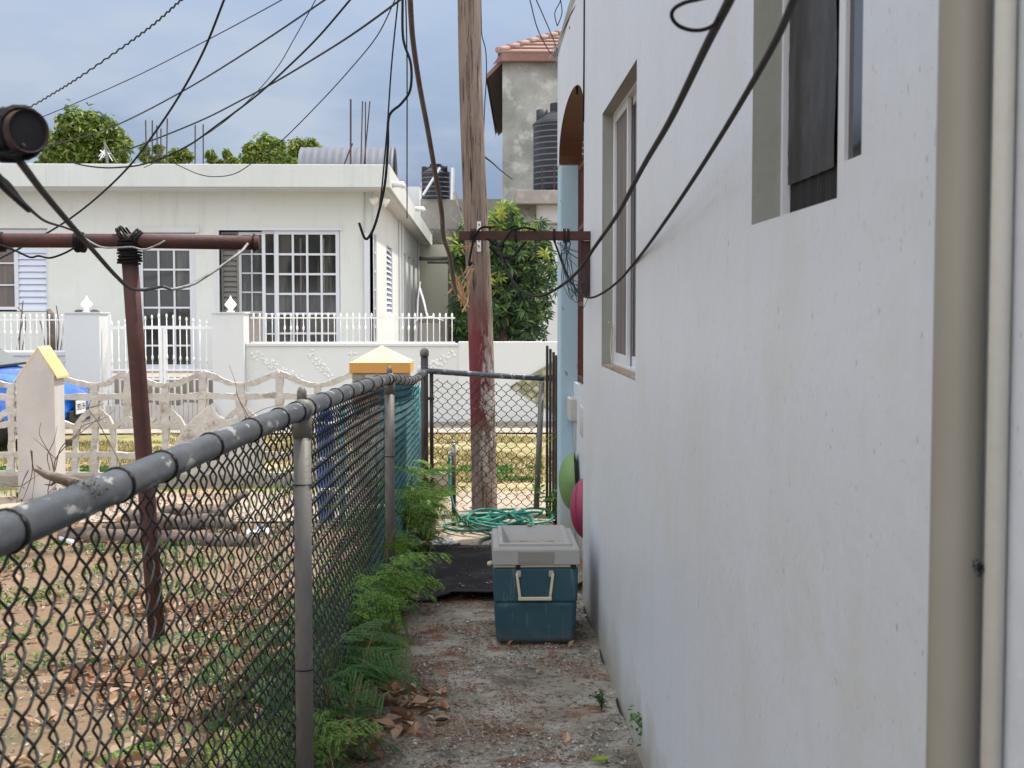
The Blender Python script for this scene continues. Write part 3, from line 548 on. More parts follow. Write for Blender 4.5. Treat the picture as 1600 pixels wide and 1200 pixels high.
# the near pipe end
DN = 1.8; en = P(46, 204, DN); ax = Vector((-math.sin(R(47)), math.cos(R(47)), -.02)).normalized()
npipe = empty('clothesline_post', en + ax * .55 + Vector((0, 0, -1.8)), 'nearest clothesline post, its open dark pipe end hanging at the left edge', 'clothesline post')
ro, ri = .0290, .0276
o_ = MB(); u = ax.orthogonal().normalized(); w = ax.cross(u); seg = 40; rings = [(en + ax * 1.1, ro), (en + ax * .04, ro), (en, ro), (en + ax * .002, ri), (en + ax * .5, ri)]
v = [c_ + (u * math.cos(t) + w * math.sin(t)) * r_ for c_, r_ in rings for t in np.linspace(0, 6.2832, seg + 1)[:-1]]
o_.add([tuple(q) for q in v], [(i * seg + j, i * seg + (j + 1) % seg, (i + 1) * seg + (j + 1) % seg, (i + 1) * seg + j) for i in range(4) for j in range(seg)])
o_.build('crossbar', D['dark_rust'], npipe, smooth=True)
MB().lathe([(0, 0), (.0274, .002)], en + ax * .006, 30, ax.to_track_quat('Z', 'Y').to_matrix().to_4x4()).build('painted_dark_inside', D['black'], npipe)  # black disc paints the pipe's dark interior just inside the mouth
MB().tube([en + ax * .55 + Vector((0, 0, -.02)), en + ax * .55 + Vector((0, 0, -1.85))], .032, 20).build('upright', D['rust'], npipe, smooth=True)
wr = MB(); coil(wr, en + ax * .018, ax, ro + .005, 3, .006, .0035, .05); coil(wr, en + ax * .05, ax, ro + .005, 2, .008, .0035, .08)
k0 = P(22, 243, DN + .02); wr.tube(smooth_path([P(-30, 235, DN), P(0, 240, DN), P(22, 244, DN), P(36, 236, DN), P(34, 228, DN), P(18, 238, DN), P(-25, 246, DN)]), .0042, 8)
wr.build('wire_lashing', D['cable'], npipe)

# ------------------------------------------------------------------ chain link fence
railpts = [P(0, 835, 1.58), P(470, 641, 3.6), P(608, 592, 6.6), P(650, 592, 9.2), P(664, 580, 9.75)]
d0 = (railpts[1] - railpts[0]); railpts = [railpts[0] - d0 * .9] + railpts
RL = smooth_path([railpts[0], railpts[1], railpts[1].lerp(railpts[2], .5) + Vector((-.006, 0, 0)), railpts[2], railpts[2].lerp(railpts[3], .5) + Vector((-.008, 0, .004)), railpts[3], railpts[3].lerp(railpts[4], .6) + Vector((0, 0, -.012)), railpts[4], railpts[5]], 10)
RY = np.array([q.y for q in RL]); RXX = np.array([q.x for q in RL]); RZ = np.array([q.z for q in RL])
def rail_at(y): return Vector((float(np.interp(y, RY, RXX)), y, float(np.interp(y, RY, RZ))))
fe = empty('chain_link_fence', (railpts[2].x, 3.6, 0), 'chain link fence with grey top rail running along the left of the alley', 'fence')
MB().tube(RL, .0252, 28).build('top_rail', D['rail'], fe, smooth=True)
for i, (y, r_) in enumerate(((0.55, .030), (3.62, .0240), (6.62, .0245), (9.76, .027))):
    q = rail_at(min(y, 9.7)); top = q.z - .02 if i < 3 else P(600, 549, 9.76).z
    lean = -.006 if i == 1 else 0
    po = MB().tube([(q.x + lean * 0, y, -.05), (q.x, y, .6), (q.x, y, top)], r_, 20).build('post', D['galv' if i < 3 else 'darksteel'], fe, smooth=True)
    cp = MB()
    if i < 3:
        cp.tube([(q.x, y - .025, q.z), (q.x, y + .025, q.z)], .0305, 20); cp.lathe([(r_ + .002, top - .055), (r_ + .003, top - .02), (r_ + .003, q.z - .01)], (q.x, y, 0), 20); cp.lathe([(.014, q.z + .02), (.013, q.z + .050), (.007, q.z + .062), (0, q.z + .064)], (q.x, y, 0), 12)
    else: cp.lathe([(.032, top - .035), (.033, top), (.022, top + .018), (0, top + .025)], (q.x, y, 0), 20)
    cp.build('post_cap', D['galv'], po, smooth=True)
    for z in ((.52, 1.03) if i == 1 else (.78,)):
        if i < 3: wt = MB(); coil(wt, (q.x, y, z - .004), (.1, .05, 1), r_ + .002, 1.15, .006, .0018, .03); wt.build('tie', D['blackwire'], po)
ty = [1.60, 2.03, 2.28, 2.62, 2.97, 3.28, 3.52, 3.70, 4.05, 4.4, 4.78, 5.15, 5.55, 5.95, 6.35, 6.55, 6.72, 7.1, 7.5, 7.9, 8.3, 8.7, 9.1, 9.4]
for y in ty:
    q = rail_at(y); t = (rail_at(y + .05) - rail_at(y - .05)).normalized(); wt = MB()
    coil(wt, q - t * .003, t, .0266, 1.3, .004, .0026, .02); wt.build('tie', D['blackwire'], fe, smooth=True)
ms = MB(); rs = np.random.RandomState(4); q = rail_at(1.84)
for k in range(260):
    a = rs.uniform(-1.2, 1.4); rr = .0252 + rs.uniform(0, .007); y = 1.84 + rs.normal() * .018 + .02 * a
    ms.v.append(np.array([[q.x + math.sin(a) * rr + rs.normal() * .0016 + i_ * .002, y + j_ * .003, rail_at(y).z + math.cos(a) * rr + rs.normal() * .001 + .0015 * i_] for i_, j_ in ((0, 0), (1, 0), (0, 1))])); ms.f.append((ms.n, ms.n + 1, ms.n + 2)); ms.n += 3
ms.build('dried_moss', M('dried_moss', (.10, .085, .055), .95, island=[(.06, .05, .03), (.16, .135, .09)]), fe)

def link_wire(nhalf, per, cols, amp, r, seg=5, sub=8):
    """one zig-zag wire as verts relative: (along, depth, height fraction)"""
    n = nhalf * sub + 1; t = np.arange(n) / sub
    tri = np.abs((t % 2) - 1)                                   # 1..0..1
    s_ = .5 - .5 * np.cos(np.pi * tri); along = (0.85 * s_ + .15 * tri)
    dep = amp * np.sin(np.pi * t + 0) * 1.0
    dirn = np.where((np.floor(t) % 2) == 0, 1, -1); dep = amp * dirn * np.clip(np.sin(np.pi * (t % 1)) * 1.35, 0, 1)
    return np.stack([along, dep, t / nhalf], 1)
def chain(path_f, ztop_f, zbot, L, half, rowh, r, amp, mb, seg=5, seed=0, tdir=None, mirror=0):
    rs = np.random.RandomState(seed); nw = int(L / half)
    zt0 = ztop_f(0); nhalf = int((zt0 - zbot) / rowh)
    base = link_wire(nhalf, 2, 2, amp, r)
    ang = np.arange(seg) * 2 * np.pi / seg
    for k in range(nw):
        u0 = k * half; zt = ztop_f(u0 + half / 2)
        al = base[:, 0] if k % 2 == 0 else 1 - base[:, 0]
        dp = base[:, 1] if k % 2 == 0 else -base[:, 1]
        u = u0 + (al * 1.10 - .05) * half + np.array([.10 * half * mnoise.noise(Vector((k * .3, i * .25, seed))) for i in range(len(base))])
        z = zt - base[:, 2] * (nhalf * rowh) * (zt - zbot) / (zt0 - zbot)
        pos, nor = path_f(u)
        c_ = pos + nor * (dp + .003 * np.array([mnoise.noise(Vector((k * .11, i * .1, 9))) for i in range(len(base))]))[:, None]; c_[:, 2] = z
        t = np.gradient(c_, axis=0); t /= np.linalg.norm(t, axis=1)[:, None]
        a = np.cross(t, nor); a /= np.linalg.norm(a, axis=1)[:, None]; b = np.cross(t, a)
        v = c_[:, None] + r * (np.cos(ang)[None, :, None] * a[:, None] + np.sin(ang)[None, :, None] * b[:, None])
        n = len(c_); bb = mb.n; mb.v.append(v.reshape(-1, 3)); mb.n += n * seg
        mb.f.extend([(bb + i * seg + j, bb + i * seg + (j + 1) % seg, bb + (i + 1) * seg + (j + 1) % seg, bb + (i + 1) * seg + j) for i in range(n - 1) for j in range(seg)])
Y0F = .9
def fpath(u):
    y = Y0F + u; x = np.interp(y, RY, RXX) - .034; pos = np.stack([x, y, np.zeros_like(x)], 1)
    nor = np.tile(np.array([1.0, .02, 0]), (len(u), 1)); return pos, nor
mb = MB(); chain(fpath, lambda u: rail_at(Y0F + u).z - .016, .02, 9.70 - Y0F, .0375, .050, .0024, .0085, mb, seed=1)
mb.build('mesh', D['link'], fe, smooth=True)

# gate
gl, gr = P(672, 580, 9.82), P(850, 591, 9.5)
gt = empty('chain_link_gate', (gl.x, gl.y, 0), 'sagging chain link gate with dark top rail closing the alley', 'gate')
MB().tube([P(660, 577, 9.83), gl, gl.lerp(gr, .5) + Vector((0, 0, -.003)), gr], .021, 18).build('top_rail', D['rail'], gt, smooth=True)
MB().tube([P(652, 576, 9.83), P(668, 578, 9.83)], .0255, 16).build('rail_sleeve', D['whitep'], gt, smooth=True)
lb = Vector((gl.x + .01, gl.y, .07)); rb = P(838, 794, 9.5); rt_ = P(847, 596, 9.5)
MB().tube([lb, Vector((gl.x + .01, gl.y, gl.z))], .0145, 14).build('stile', D['darksteel'], gt, smooth=True)
MB().tube([rb, rt_], .021, 16).build('stile', D['galv'], gt, smooth=True)
for z in (.30, .86): hg = MB(); hg.box(gl.x - .05, gl.x + .03, gl.y - .03, gl.y + .03, z - .008, z + .008); hg.tube([(gl.x - .015, gl.y - .035, z), (gl.x - .015, gl.y + .035, z)], .012, 8); hg.build('hinge', D['darksteel'], gt)
GU = Vector((gr.x - gl.x, gr.y - gl.y, 0)); GL = GU.length - .035; GU.normalize(); GN = np.array([-GU.y, GU.x, 0])
def gpath(u):
    pos = np.array([[gl.x + .02 + GU.x * a, gl.y + GU.y * a, 0] for a in u]); return pos, np.tile(GN, (len(u), 1))
mb = MB()
chain(gpath, lambda u: gl.z - .05 - .02 * u - .018 * abs(math.sin(u * 9)), .06, GL, .0385, .0385, .0026, .003, mb, seed=5)
mb.build('mesh', D['link_dark'], gt, smooth=True)
# folded dark steel gate by the column
fg = empty('folded_steel_gate', (.5, 9.33, 0), 'dark brown steel gate folded flat beside the pale blue column', 'gate')
for i, px in enumerate((855, 860, 865, 869.5)):
    a = P(px, 540 + 5 * i, 9.55 - .06 * i); MB().box(a.x - .009, a.x + .009, a.y - .02, a.y + .02, .02, a.z).build('slat', D['darksteel'], fg, bevel=.003)
for z_ in (.12, 1.0): MB().box(P(853, 480, 9.5).x, P(870, 480, 9.5).x, 9.56, 9.59, z_, z_ + .045).build('cross_rail', D['darksteel'], fg)

# standpipe and hose
q = P(709, 812, 9.3)
st = empty('standpipe', q, 'black standpipe with a small tap beside the gate', 'tap')
zt = P(600, 706, 9.3).z
MB().tube([(q.x, 9.3, -.02), (q.x, 9.3, zt)], .016, 14).build('riser', D['darksteel'], st, smooth=True)
MB().lathe([(.018, zt - .03), (.022, zt), (.014, zt + .02), (.012, zt + .045), (.02, zt + .05), (.02, zt + .056), (0, zt + .058)], (q.x, 9.3, 0), 14).tube([(q.x, 9.3, zt), (q.x - .03, 9.27, zt - .005), (q.x - .035, 9.265, zt - .03)], .010, 10).build('tap_body', D['alu_grey'], st, smooth=True)
MB().bar((q.x - .035, 9.3, zt + .062), (q.x + .035, 9.3, zt + .062), .012, .006).build('tap_handle', D['darksteel'], st)
hp = [Vector((q.x - .03, 9.26, zt - .03)), Vector((q.x - .03, 9.25, zt - .12)), Vector((q.x - .022, 9.2, .28)), Vector((q.x + .01, 9.12, .15)), Vector((q.x + .10, 9.0, .05)), Vector((q.x + .24, 8.85, .015)), Vector((.12, 8.75, .012)), Vector((.24, 8.8, .014)), Vector((.36, 9.0, .03))]
rs = random.Random(11)
for k in range(60):
    if k % 7 == 0: ccx, ccy, rr, sq, ph = rs.uniform(.02, .30), rs.uniform(8.95, 9.35), rs.uniform(.10, .24), rs.uniform(.6, 1.3), rs.uniform(0, 3)
    t = k * .98
    hp.append(Vector((min(.50, ccx + rr * math.cos(t) * sq), ccy + rr * math.sin(t) * 1.2, .012 + .05 * abs(math.sin(k * .61 + ph)) + rs.random() * .03)))
hp += [Vector((.42, 9.25, .10)), Vector((.40, 9.35, .05))]
hz = empty('garden_hose', (.17, 9.1, 0), 'green garden hose looped in a tangled pile in front of the gate', 'hose')
MB().tube(smooth_path(hp, 7), .0095, 9).build('hose_coil', D['hose'], hz, smooth=True)
MB().tube(smooth_path([P(790, 828, 8.9) , P(770, 838, 8.75), P(752, 845, 8.62), P(750, 857, 8.45), P(762, 862, 8.4), P(785, 858, 8.45)], 6), .012, 9).build('hose_tail', D['hose_dark'], hz, smooth=True)
def lump(name, c_, sx, sy, sz, m, label, cat, seed=0, amp=.25):
    mb = MB(); nu, nv = 12, 18; v = []
    for i in range(nu + 1):
        for j in range(nv):
            th = math.pi * i / nu; ph = 2 * math.pi * j / nv; d_ = Vector((math.sin(th) * math.cos(ph), math.sin(th) * math.sin(ph), math.cos(th)))
            r_ = 1 + amp * mnoise.fractal(d_ * 1.6 + Vector((seed, 0, 0)), 1, 2, 3); v.append((c_.x + d_.x * sx * r_, c_.y + d_.y * sy * r_, max(-.01, c_.z + d_.z * sz * r_)))
    mb.add(v, [(i * nv + j, i * nv + (j + 1) % nv, (i + 1) * nv + (j + 1) % nv, (i + 1) * nv + j) for i in range(nu) for j in range(nv)])
    return tag(mb.build(name, m, base=(c_.x, c_.y, 0), smooth=True), label, cat)
c_ = P(757, 829, 9.05); lump('white_stone', Vector((c_.x, c_.y, .03)), .055, .04, .035, D['pillar'], 'whitish stone lying by the hose beside the cooler', 'stone', 3)
c_ = P(693, 853, 8.55); lump('plastic_scrap', Vector((c_.x, c_.y, .012)), .075, .06, .018, D['whitep'], 'crumpled clear plastic scrap lying at the far edge of the black mat', 'plastic scrap', 8, .9)

# rubber mat
mtv = []; nx, ny = 60, 60
for j in range(ny + 1):
    for i in range(nx + 1):
        x = -.56 + (.86) * i / nx; y = 6.83 + 1.60 * j / ny + .03 * mnoise.noise(Vector((x * 4, 1, 1)))
        z = .012 + .003 * mnoise.noise(Vector((x * 5, y * 4, 2)))
        f_ = max(0, 1 - (y - 6.83) / .28); up = max(0, min(1, (x + .26) / .12)); z += .040 * f_ * up - .0 + .006 * f_ * mnoise.noise(Vector((x * 12, 3, 3)))
        if x < -.15: y -= .02 * f_
        mtv.append((x, y, z))
mb = MB(); mb.add(mtv, [(j * (nx + 1) + i, j * (nx + 1) + i + 1, (j + 1) * (nx + 1) + i + 1, (j + 1) * (nx + 1) + i) for j in range(ny) for i in range(nx)])
mo_ = tag(mb.build('rubber_mat', D['matrub'], base=(0, 7.6, 0), smooth=True), 'flat black rubber mat specked with debris lying across the alley', 'mat')
so = mo_.modifiers.new('thickness', 'SOLIDIFY'); so.thickness = .006; so.offset = 0
litter('mat_debris', 60, -.5, .1, 6.95, 8.4, .022, D['deadleaf'], 31, .022, .5, .3)

# ------------------------------------------------------------------ cooler
cx0, cx1 = P(769, 480, 5.93).x, P(906, 480, 5.93).x; cy0 = 5.91; cy1 = 6.44
ck = empty('cooler', ((cx0 + cx1) / 2, 6.3, 0), 'old teal blue cooler box with grey tray lid standing against the white wall', 'cooler')
zb = P(600, 888, 5.91).z; zl = P(600, 856, 5.91).z
def taper_box(mb, x0, x1, y0, y1, z0, z1, ins):
    v = [(x0 + ins, y0 + ins * .6, z0), (x1 - ins, y0 + ins * .6, z0), (x1 - ins, y1 - ins * .6, z0), (x0 + ins, y1 - ins * .6, z0), (x0, y0, z1), (x1, y0, z1), (x1, y1, z1), (x0, y1, z1)]
    return mb.add(v, [(3, 2, 1, 0), (4, 5, 6, 7), (0, 1, 5, 4), (1, 2, 6, 5), (2, 3, 7, 6), (3, 0, 4, 7)])
zm = .205
mb = MB(); taper_box(mb, cx0 + .006, cx1 - .008, cy0 + .005, cy1 - .005, .004, zm, .012)
mb.build('lower_body', D['coolerblue'], ck, bevel=.028, bseg=5)
mb = MB(); taper_box(mb, cx0 + .003, cx1 - .005, cy0 + .002, cy1 - .002, zm - .012, zb, .003)
mb.build('body', D['coolerblue'], ck, bevel=.014, bseg=4)
MB().box(cx0 + .004, cx1 - .012, cy0 - .001, cy1, zb + .001, zb + .012).build('liner', D['coolercream'], ck, bevel=.003)
# lid: rim with a recessed tray
z1 = zl; lid = MB(); X0, X1, YA, YB = cx0, cx1 + .002, cy0 - .012, cy1 + .004; zl0 = zb + .014
def ring_rect(x0, x1, y0, y1, z): return [(x0, y0, z), (x1, y0, z), (x1, y1, z), (x0, y1, z)]
loops = [ring_rect(X0, X1, YA, YB, zl0), ring_rect(X0 + .001, X1 - .001, YA + .001, YB - .001, z1 - .012), ring_rect(X0 + .008, X1 - .008, YA + .008, YB - .008, z1),
         ring_rect(X0 + .028, X1 - .036, YA + .014, YB - .02, z1 + .001), ring_rect(X0 + .030, X1 - .038, YA + .016, YB - .022, z1 + .016), ring_rect(X0 + .048, X1 - .056, YA + .034, YB - .036, z1 + .018),
         ring_rect(X0 + .056, X1 - .064, YA + .046, YB - .046, z1 + .006), ring_rect(X0 + .085, X1 - .093, YA + .09, YB - .10, z1 - .046)]
v = [p_ for l_ in loops for p_ in l_]
f = [(i * 4 + j, i * 4 + (j + 1) % 4, (i + 1) * 4 + (j + 1) % 4, (i + 1) * 4 + j) for i in range(len(loops) - 1) for j in range(4)] + [(0, 3, 2, 1)]
lid.add(v, f); lo = lid.build('lid', D['coolerlid'], ck, bevel=.006, bseg=3)
MB().quad(*[(x, y, z1 - .0452) for x, y in ((X0 + .086, YA + .091), (X1 - .094, YA + .091), (X1 - .094, YB - .101), (X0 + .086, YB - .101))]).build('tray_dirt', D['lidgrime'], lo)
MB().box(cx0 + .115, cx0 + .275, YA - .0035, YA + .002, zl0 + .008, z1 - .018).build('lid_grip', D['bin'], lo, bevel=.002)
MB().lathe([(.016, 0), (.016, .004), (.012, .005), (0, .005)], ((X0 + X1) / 2 - .01, YB - .03, z1 + .017), 20).build('drain_plug', D['bin'], lo)
hx = (P(806, 480, 5.91).x, P(866, 480, 5.91).x); hz0, hz1 = P(600, 937, 5.89).z, P(600, 897, 5.89).z
h = MB(); yy = cy0 - .018
h.bar((hx[0] + .004, yy, hz1), (hx[0] + .018, yy - .006, hz0 + .005), .012, .012, (0, 1, 0)); h.bar((hx[1] - .004, yy, hz1), (hx[1] - .018, yy - .006, hz0 + .005), .012, .012, (0, 1, 0))
h.box(hx[0] + .010, hx[1] - .010, yy - .013, yy + .002, hz0 - .006, hz0 + .009)
h.build('handle', D['coolercream'], ck, bevel=.003)
for x in (hx[0] + .012, hx[1] - .012):
    MB().box(x - .011, x + .011, cy0 - .022, cy0 + .006, hz1 - .017, hz1 + .009).build('handle_bracket', D['coolerlid'], ck, bevel=.004)
for la, lb in ((cx0 + .105, cx0 + .125), (cx1 - .04, cx1 - .015)): MB().box(la, lb, cy0 - .006, cy0 + .002, zb - .005, zb + .012).build('latch', D['black'], ck, bevel=.002)
MB().tube([(cx0 - .006, 6.00, zb + .004), (cx0 - .012, 6.02, zb - .002), (cx0 - .004, 6.05, zb - .008)], .012, 10).build('side_hinge', D['coolercream'], ck, smooth=True)
# ------------------------------------------------------------------ utility pole
pb = P(757, 798, 10.05); pt_ = P(734, 0, 10.05)
pole = empty('utility_pole', (pb.x, 10.05, 0), 'leaning weathered timber utility pole with faded red paint just beyond the gate', 'utility pole')
m = D['wood'].copy(); m.name = 'pole_timber_with_red_paint'; D['poletimber'] = m
def pole_paint(m):
    t = m.node_tree; n = t.nodes; l = t.links; b = n['Principled BSDF']; src = b.inputs['Base Color'].links[0].from_socket
    tcn = [x for x in n if x.type == 'TEX_COORD'][0]; s3 = n.new('ShaderNodeSeparateXYZ'); l.new(tcn.outputs['Object'], s3.inputs[0])
    nz = n.new('ShaderNodeTexNoise'); nz.inputs['Scale'].default_value = 4; nz.inputs['Detail'].default_value = 7; mp = n.new('ShaderNodeMapping'); mp.inputs['Scale'].default_value = (4, 4, 1); l.new(tcn.outputs['Object'], mp.inputs[0]); l.new(mp.outputs[0], nz.inputs['Vector']); nz.inputs['Roughness'].default_value = .75
    def rng(sock, a, b_):
        r = n.new('ShaderNodeMapRange'); r.inputs[1].default_value = a; r.inputs[2].default_value = b_; l.new(sock, r.inputs[0]); return r.outputs[0]
    def mul(a, b_):
        q = n.new('ShaderNodeMath'); q.operation = 'MULTIPLY'; l.new(a, q.inputs[0]); l.new(b_, q.inputs[1]); return q.outputs[0]
    def addn(a, s):
        q = n.new('ShaderNodeMath'); q.operation = 'MULTIPLY_ADD'; q.inputs[1].default_value = s; l.new(nz.outputs[0], q.inputs[0]); l.new(a, q.inputs[2]); return q.outputs[0]
    zz = addn(s3.outputs[2], .5); xx = addn(s3.outputs[0], .17)
    red = mul(mul(rng(zz, .78, .95), rng(zz, 2.02, 1.55)), rng(xx, .13, .10))
    wht = mul(mul(mul(rng(zz, .35, .6), rng(zz, 1.75, 1.3)), rng(nz.outputs[0], .49, .54)), rng(xx, .03, .08))
    for fac, c in ((red, (.155, .032, .040)), (wht, (.46, .41, .39))):
        mx = n.new('ShaderNodeMix'); mx.data_type = 'RGBA'; l.new(fac, mx.inputs[0]); l.new(src, mx.inputs[6]); mx.inputs[7].default_value = (*c, 1); src = mx.outputs[2]
    l.new(src, b.inputs['Base Color'])
pole_paint(m)
mb = MB(); nz_, na_ = 90, 40; v = []
for i in range(nz_ + 1):
    z = -.05 + 8.2 * i / nz_; cx = pb.x + (pt_.x - pb.x) * z / pt_.z + .010 * math.sin(z * 1.5); r0 = .097 - .0028 * z
    for j in range(na_):
        t = 6.2832 * j / na_
        r_ = r0 * (1 + .025 * mnoise.noise(Vector((math.cos(t) * 2, math.sin(t) * 2, z * .5))) + .035 * mnoise.noise(Vector((math.cos(t) * 7, math.sin(t) * 7, z * .8))))
        v.append((cx + r_ * math.cos(t), 10.05 + r_ * math.sin(t), z))
mb.add(v, [(i * na_ + j, i * na_ + (j + 1) % na_, (i + 1) * na_ + (j + 1) % na_, (i + 1) * na_ + j) for i in range(nz_) for j in range(na_)])
mb.build('shaft', m, pole, smooth=True)
a = P(748.5, 393, 9.94); b = P(748.5, 346, 9.94)
sm = MB(); sm.box(a.x - .015, a.x + .015, 9.935, 9.944, a.z, b.z); sm.build('slotted_strip', D['whitep'], pole)
sm = MB()
for k in range(5): z = a.z + .03 + k * .04; sm.box(a.x - .004, a.x + .004, 9.932, 9.9345, z, z + .015)
sm.build('strip_slot', D['black'], pole)
# dry palm strips wired to the pole
ds = MB(); rs = random.Random(5)
for (x0, y0, x1, y1) in ((735, 412, 709, 440), (735, 420, 715, 455), (736, 432, 722, 470), (705, 452, 696, 462), (712, 430, 730, 470), (716, 440, 726, 480), (722, 445, 728, 484), (710, 447, 722, 478), (728, 442, 716, 470), (733, 452, 722, 488), (706, 444, 733, 480), (720, 418, 733, 455), (740, 420, 730, 450), (700, 460, 718, 432), (724, 455, 720, 480), (712, 440, 728, 486)):
    j = lambda: rs.uniform(-.05, .05)
    a = P(x0, y0, 9.9 + j()); b = P(x1, y1, 9.9 + j()); mid = (a + b) / 2 + Vector((j() * .3, j() * .4, -.015))
    w_ = rs.uniform(.006, .013); pts = [a, mid, b]
    for i in range(2): ds.bar(pts[i], pts[i + 1], w_, .0035, (rs.uniform(-1, 1), 1, rs.uniform(-1, 1)))
tag(ds.build('palm_strips', D['straw'], base=P(720, 450, 9.9)), 'bundle of dry brown palm strips tangled on the timber pole', 'palm strips')
ds = MB().bar(P(718, 386, 9.9), P(748, 383, 9.9), .016, .008); ds.bar(P(720, 390, 9.9), P(738, 386, 9.9), .01, .006)
tag(ds.build('bamboo_peg', D['straw'], base=P(730, 385, 9.9)), 'short split bamboo piece wedged below the rusty bracket arm on the pole', 'bamboo piece')

# ------------------------------------------------------------------ cables
def cable(pts, d0, d1, thick, label, m='cable', seg=7, n=8, wav=0, group=None, cat='cable', name='cable', dk=None):
    k = len(pts); q = []
    for i, (x, y) in enumerate(pts):
        t = i / (k - 1); q.append(P(x, y, dk[i] if dk else d0 + (d1 - d0) * t))
    q = smooth_path(q, n)
    if wav: q = [p_ + Vector((0, 0, wav * math.sin(i * 1.7))) for i, p_ in enumerate(q)]
    ds_ = np.array([p_.y for p_ in q]); r = np.maximum(thick * .62 * ds_ / FPX, .0012) if thick > 0 else np.full(len(q), -thick)
    if thick > 0: r = np.full(len(q), float(np.mean(r)))
    return tag(MB().tube(q, r, seg).build(name, D[m], base=q[0], smooth=True), label, cat, group)
OH = 'overhead wires crossing the sky'
cable([(310, -22), (283, 0), (240, 38), (190, 75), (125, 120), (85, 145), (40, 170), (-30, 195)], 13, 21, 2.0, 'twisted overhead cable, the one farthest left of those dropping from the top edge', wav=.012, n=22, group=OH)
cable([(475, -20), (440, 0), (325, 62), (200, 125), (65, 183), (-40, 220)], 16, 30, 1.3, 'thin straight overhead wire, next right of the twisted one', group=OH)
cable([(362, -30), (350, 0), (318, 80), (280, 150), (240, 210), (200, 262), (150, 310), (100, 348), (40, 383), (0, 404), (-40, 424)], 11.5, 17, 2.6, 'thick black cable plunging steeply past the rebars to the left window', group=OH)
cable([(520, -10), (500, 5), (400, 72), (290, 140), (190, 192), (130, 213), (65, 230), (-30, 252)], 14, 30, 1.9, 'overhead cable sagging across the front of the large tree crown', group=OH)
cable([(640, -14), (625, 0), (556, 50), (500, 86), (430, 128), (380, 155), (310, 190), (205, 232), (150, 250)], 13, 24, 2.3, 'overhead cable crossing behind the three short rebars down to the roof', group=OH)
cable([(560, -15), (547, 0), (500, 55), (455, 100), (400, 150), (340, 195), (290, 230), (230, 255), (180, 262), (140, 260), (105, 252)], 12, 18.6, 2.3, 'overhead cable whose end sags in a loop over the white roof fascia', group=OH)
cable([(499, -15), (493, 0), (460, 60), (430, 110), (385, 160), (330, 205), (260, 245), (225, 262)], 14, 19, 1.1, 'very thin steep wire left of the cable whose end loops over the fascia', group=OH)
cable([(624, -15), (617, 0), (590, 55), (550, 105), (500, 160), (440, 220), (400, 250), (370, 270), (340, 276), (310, 272), (270, 254)], 12, 18.8, 1.3, 'thin wire ending in a shallow loop over the middle of the fascia', group=OH)
DR = 'cables dropping from the pole top'
cable([(623, -20), (622, 0), (612, 100), (605, 200), (597, 290), (592, 330)], 9.2, 9.3, 2.0, 'thin black wire hanging straight, leftmost of the drop wires', group=DR)
cable([(628, -20), (629, 0), (630, 60), (642, 100), (641, 140), (627, 162), (608, 182), (606, 230), (601, 290), (588, 345), (578, 368), (570, 372), (561, 348)], 8.8, 8.8, 3.4, 'black drop cable with an S bend ending in an upturned hook', group=DR)
cable([(634, -20), (634, 0), (636, 100), (636, 230), (636, 341)], 14, 19.8, 1.7, 'thin vertical wire reaching the roof corner right of the hooked cable', group=DR)
cable([(640, -20), (641, 0), (645, 60), (655, 130), (668, 200), (680, 270), (690, 330), (693, 370), (703, 400), (709, 440), (713, 458)], 7.2, 9.7, -.016, 'stiff thick brown flexible conduit hanging left of the timber pole', 'brownpipe', group=DR)
cable([(751, -10), (752, 30), (753, 55), (759, 80), (760, 120), (757, 170), (755, 240)], 10.1, 10.16, 1.3, 'thin wire hugging the right side of the timber pole', group=DR)
RW = 'wires reaching the tall grey house'
cable([(822, -15), (828, 0), (840, 45), (858, 80), (868, 88)], 16, 27, 1.4, 'thin wire falling to the grey house roof, farther left of two', group=RW)
cable([(830, -15), (838, 0), (862, 55), (872, 82)], 16, 27, 1.4, 'thin wire falling to the grey house roof, nearer right of two', group=RW)
cable([(877, -10), (875, 3), (867, 20), (870, 38), (872, 38), (878, 20), (876, 0)], 9.3, 9.3, 1.2, 'small thin loop of wire beside the top of the white wall', group=RW)
cable([(757, 245), (770, 255), (782, 266), (800, 280)], 12, 27, 1.6, 'short wire running right from the pole to the grey house', group=RW)
EW = 'wires running down the white house end'
cable([(915, -20), (903, 5), (890, 28), (877, 62), (873, 95)], 7.1, 9.1, 2.6, 'bunched black wire running along the roof edge of the white house', group=EW, dk=[7.1, 7.4, 8.0, 8.9, 9.15])
cable([(912, -20), (911, 0), (906, 40), (903, 100), (901.5, 147)], 7.2, 7.5, 2.8, 'black cable falling down the wall to the tip of the arch', group=EW)
cable([(914, -20), (913, 0), (912.5, 100), (911.5, 190)], 6.82, 6.83, 2.2, 'black cable falling down the wall just right of the arch', group=EW)
cable([(893, -20), (893, 0), (893, 30), (890, 45)], 7.9, 7.95, 2.0, 'short black cable at the roof edge above the arch', group=EW)
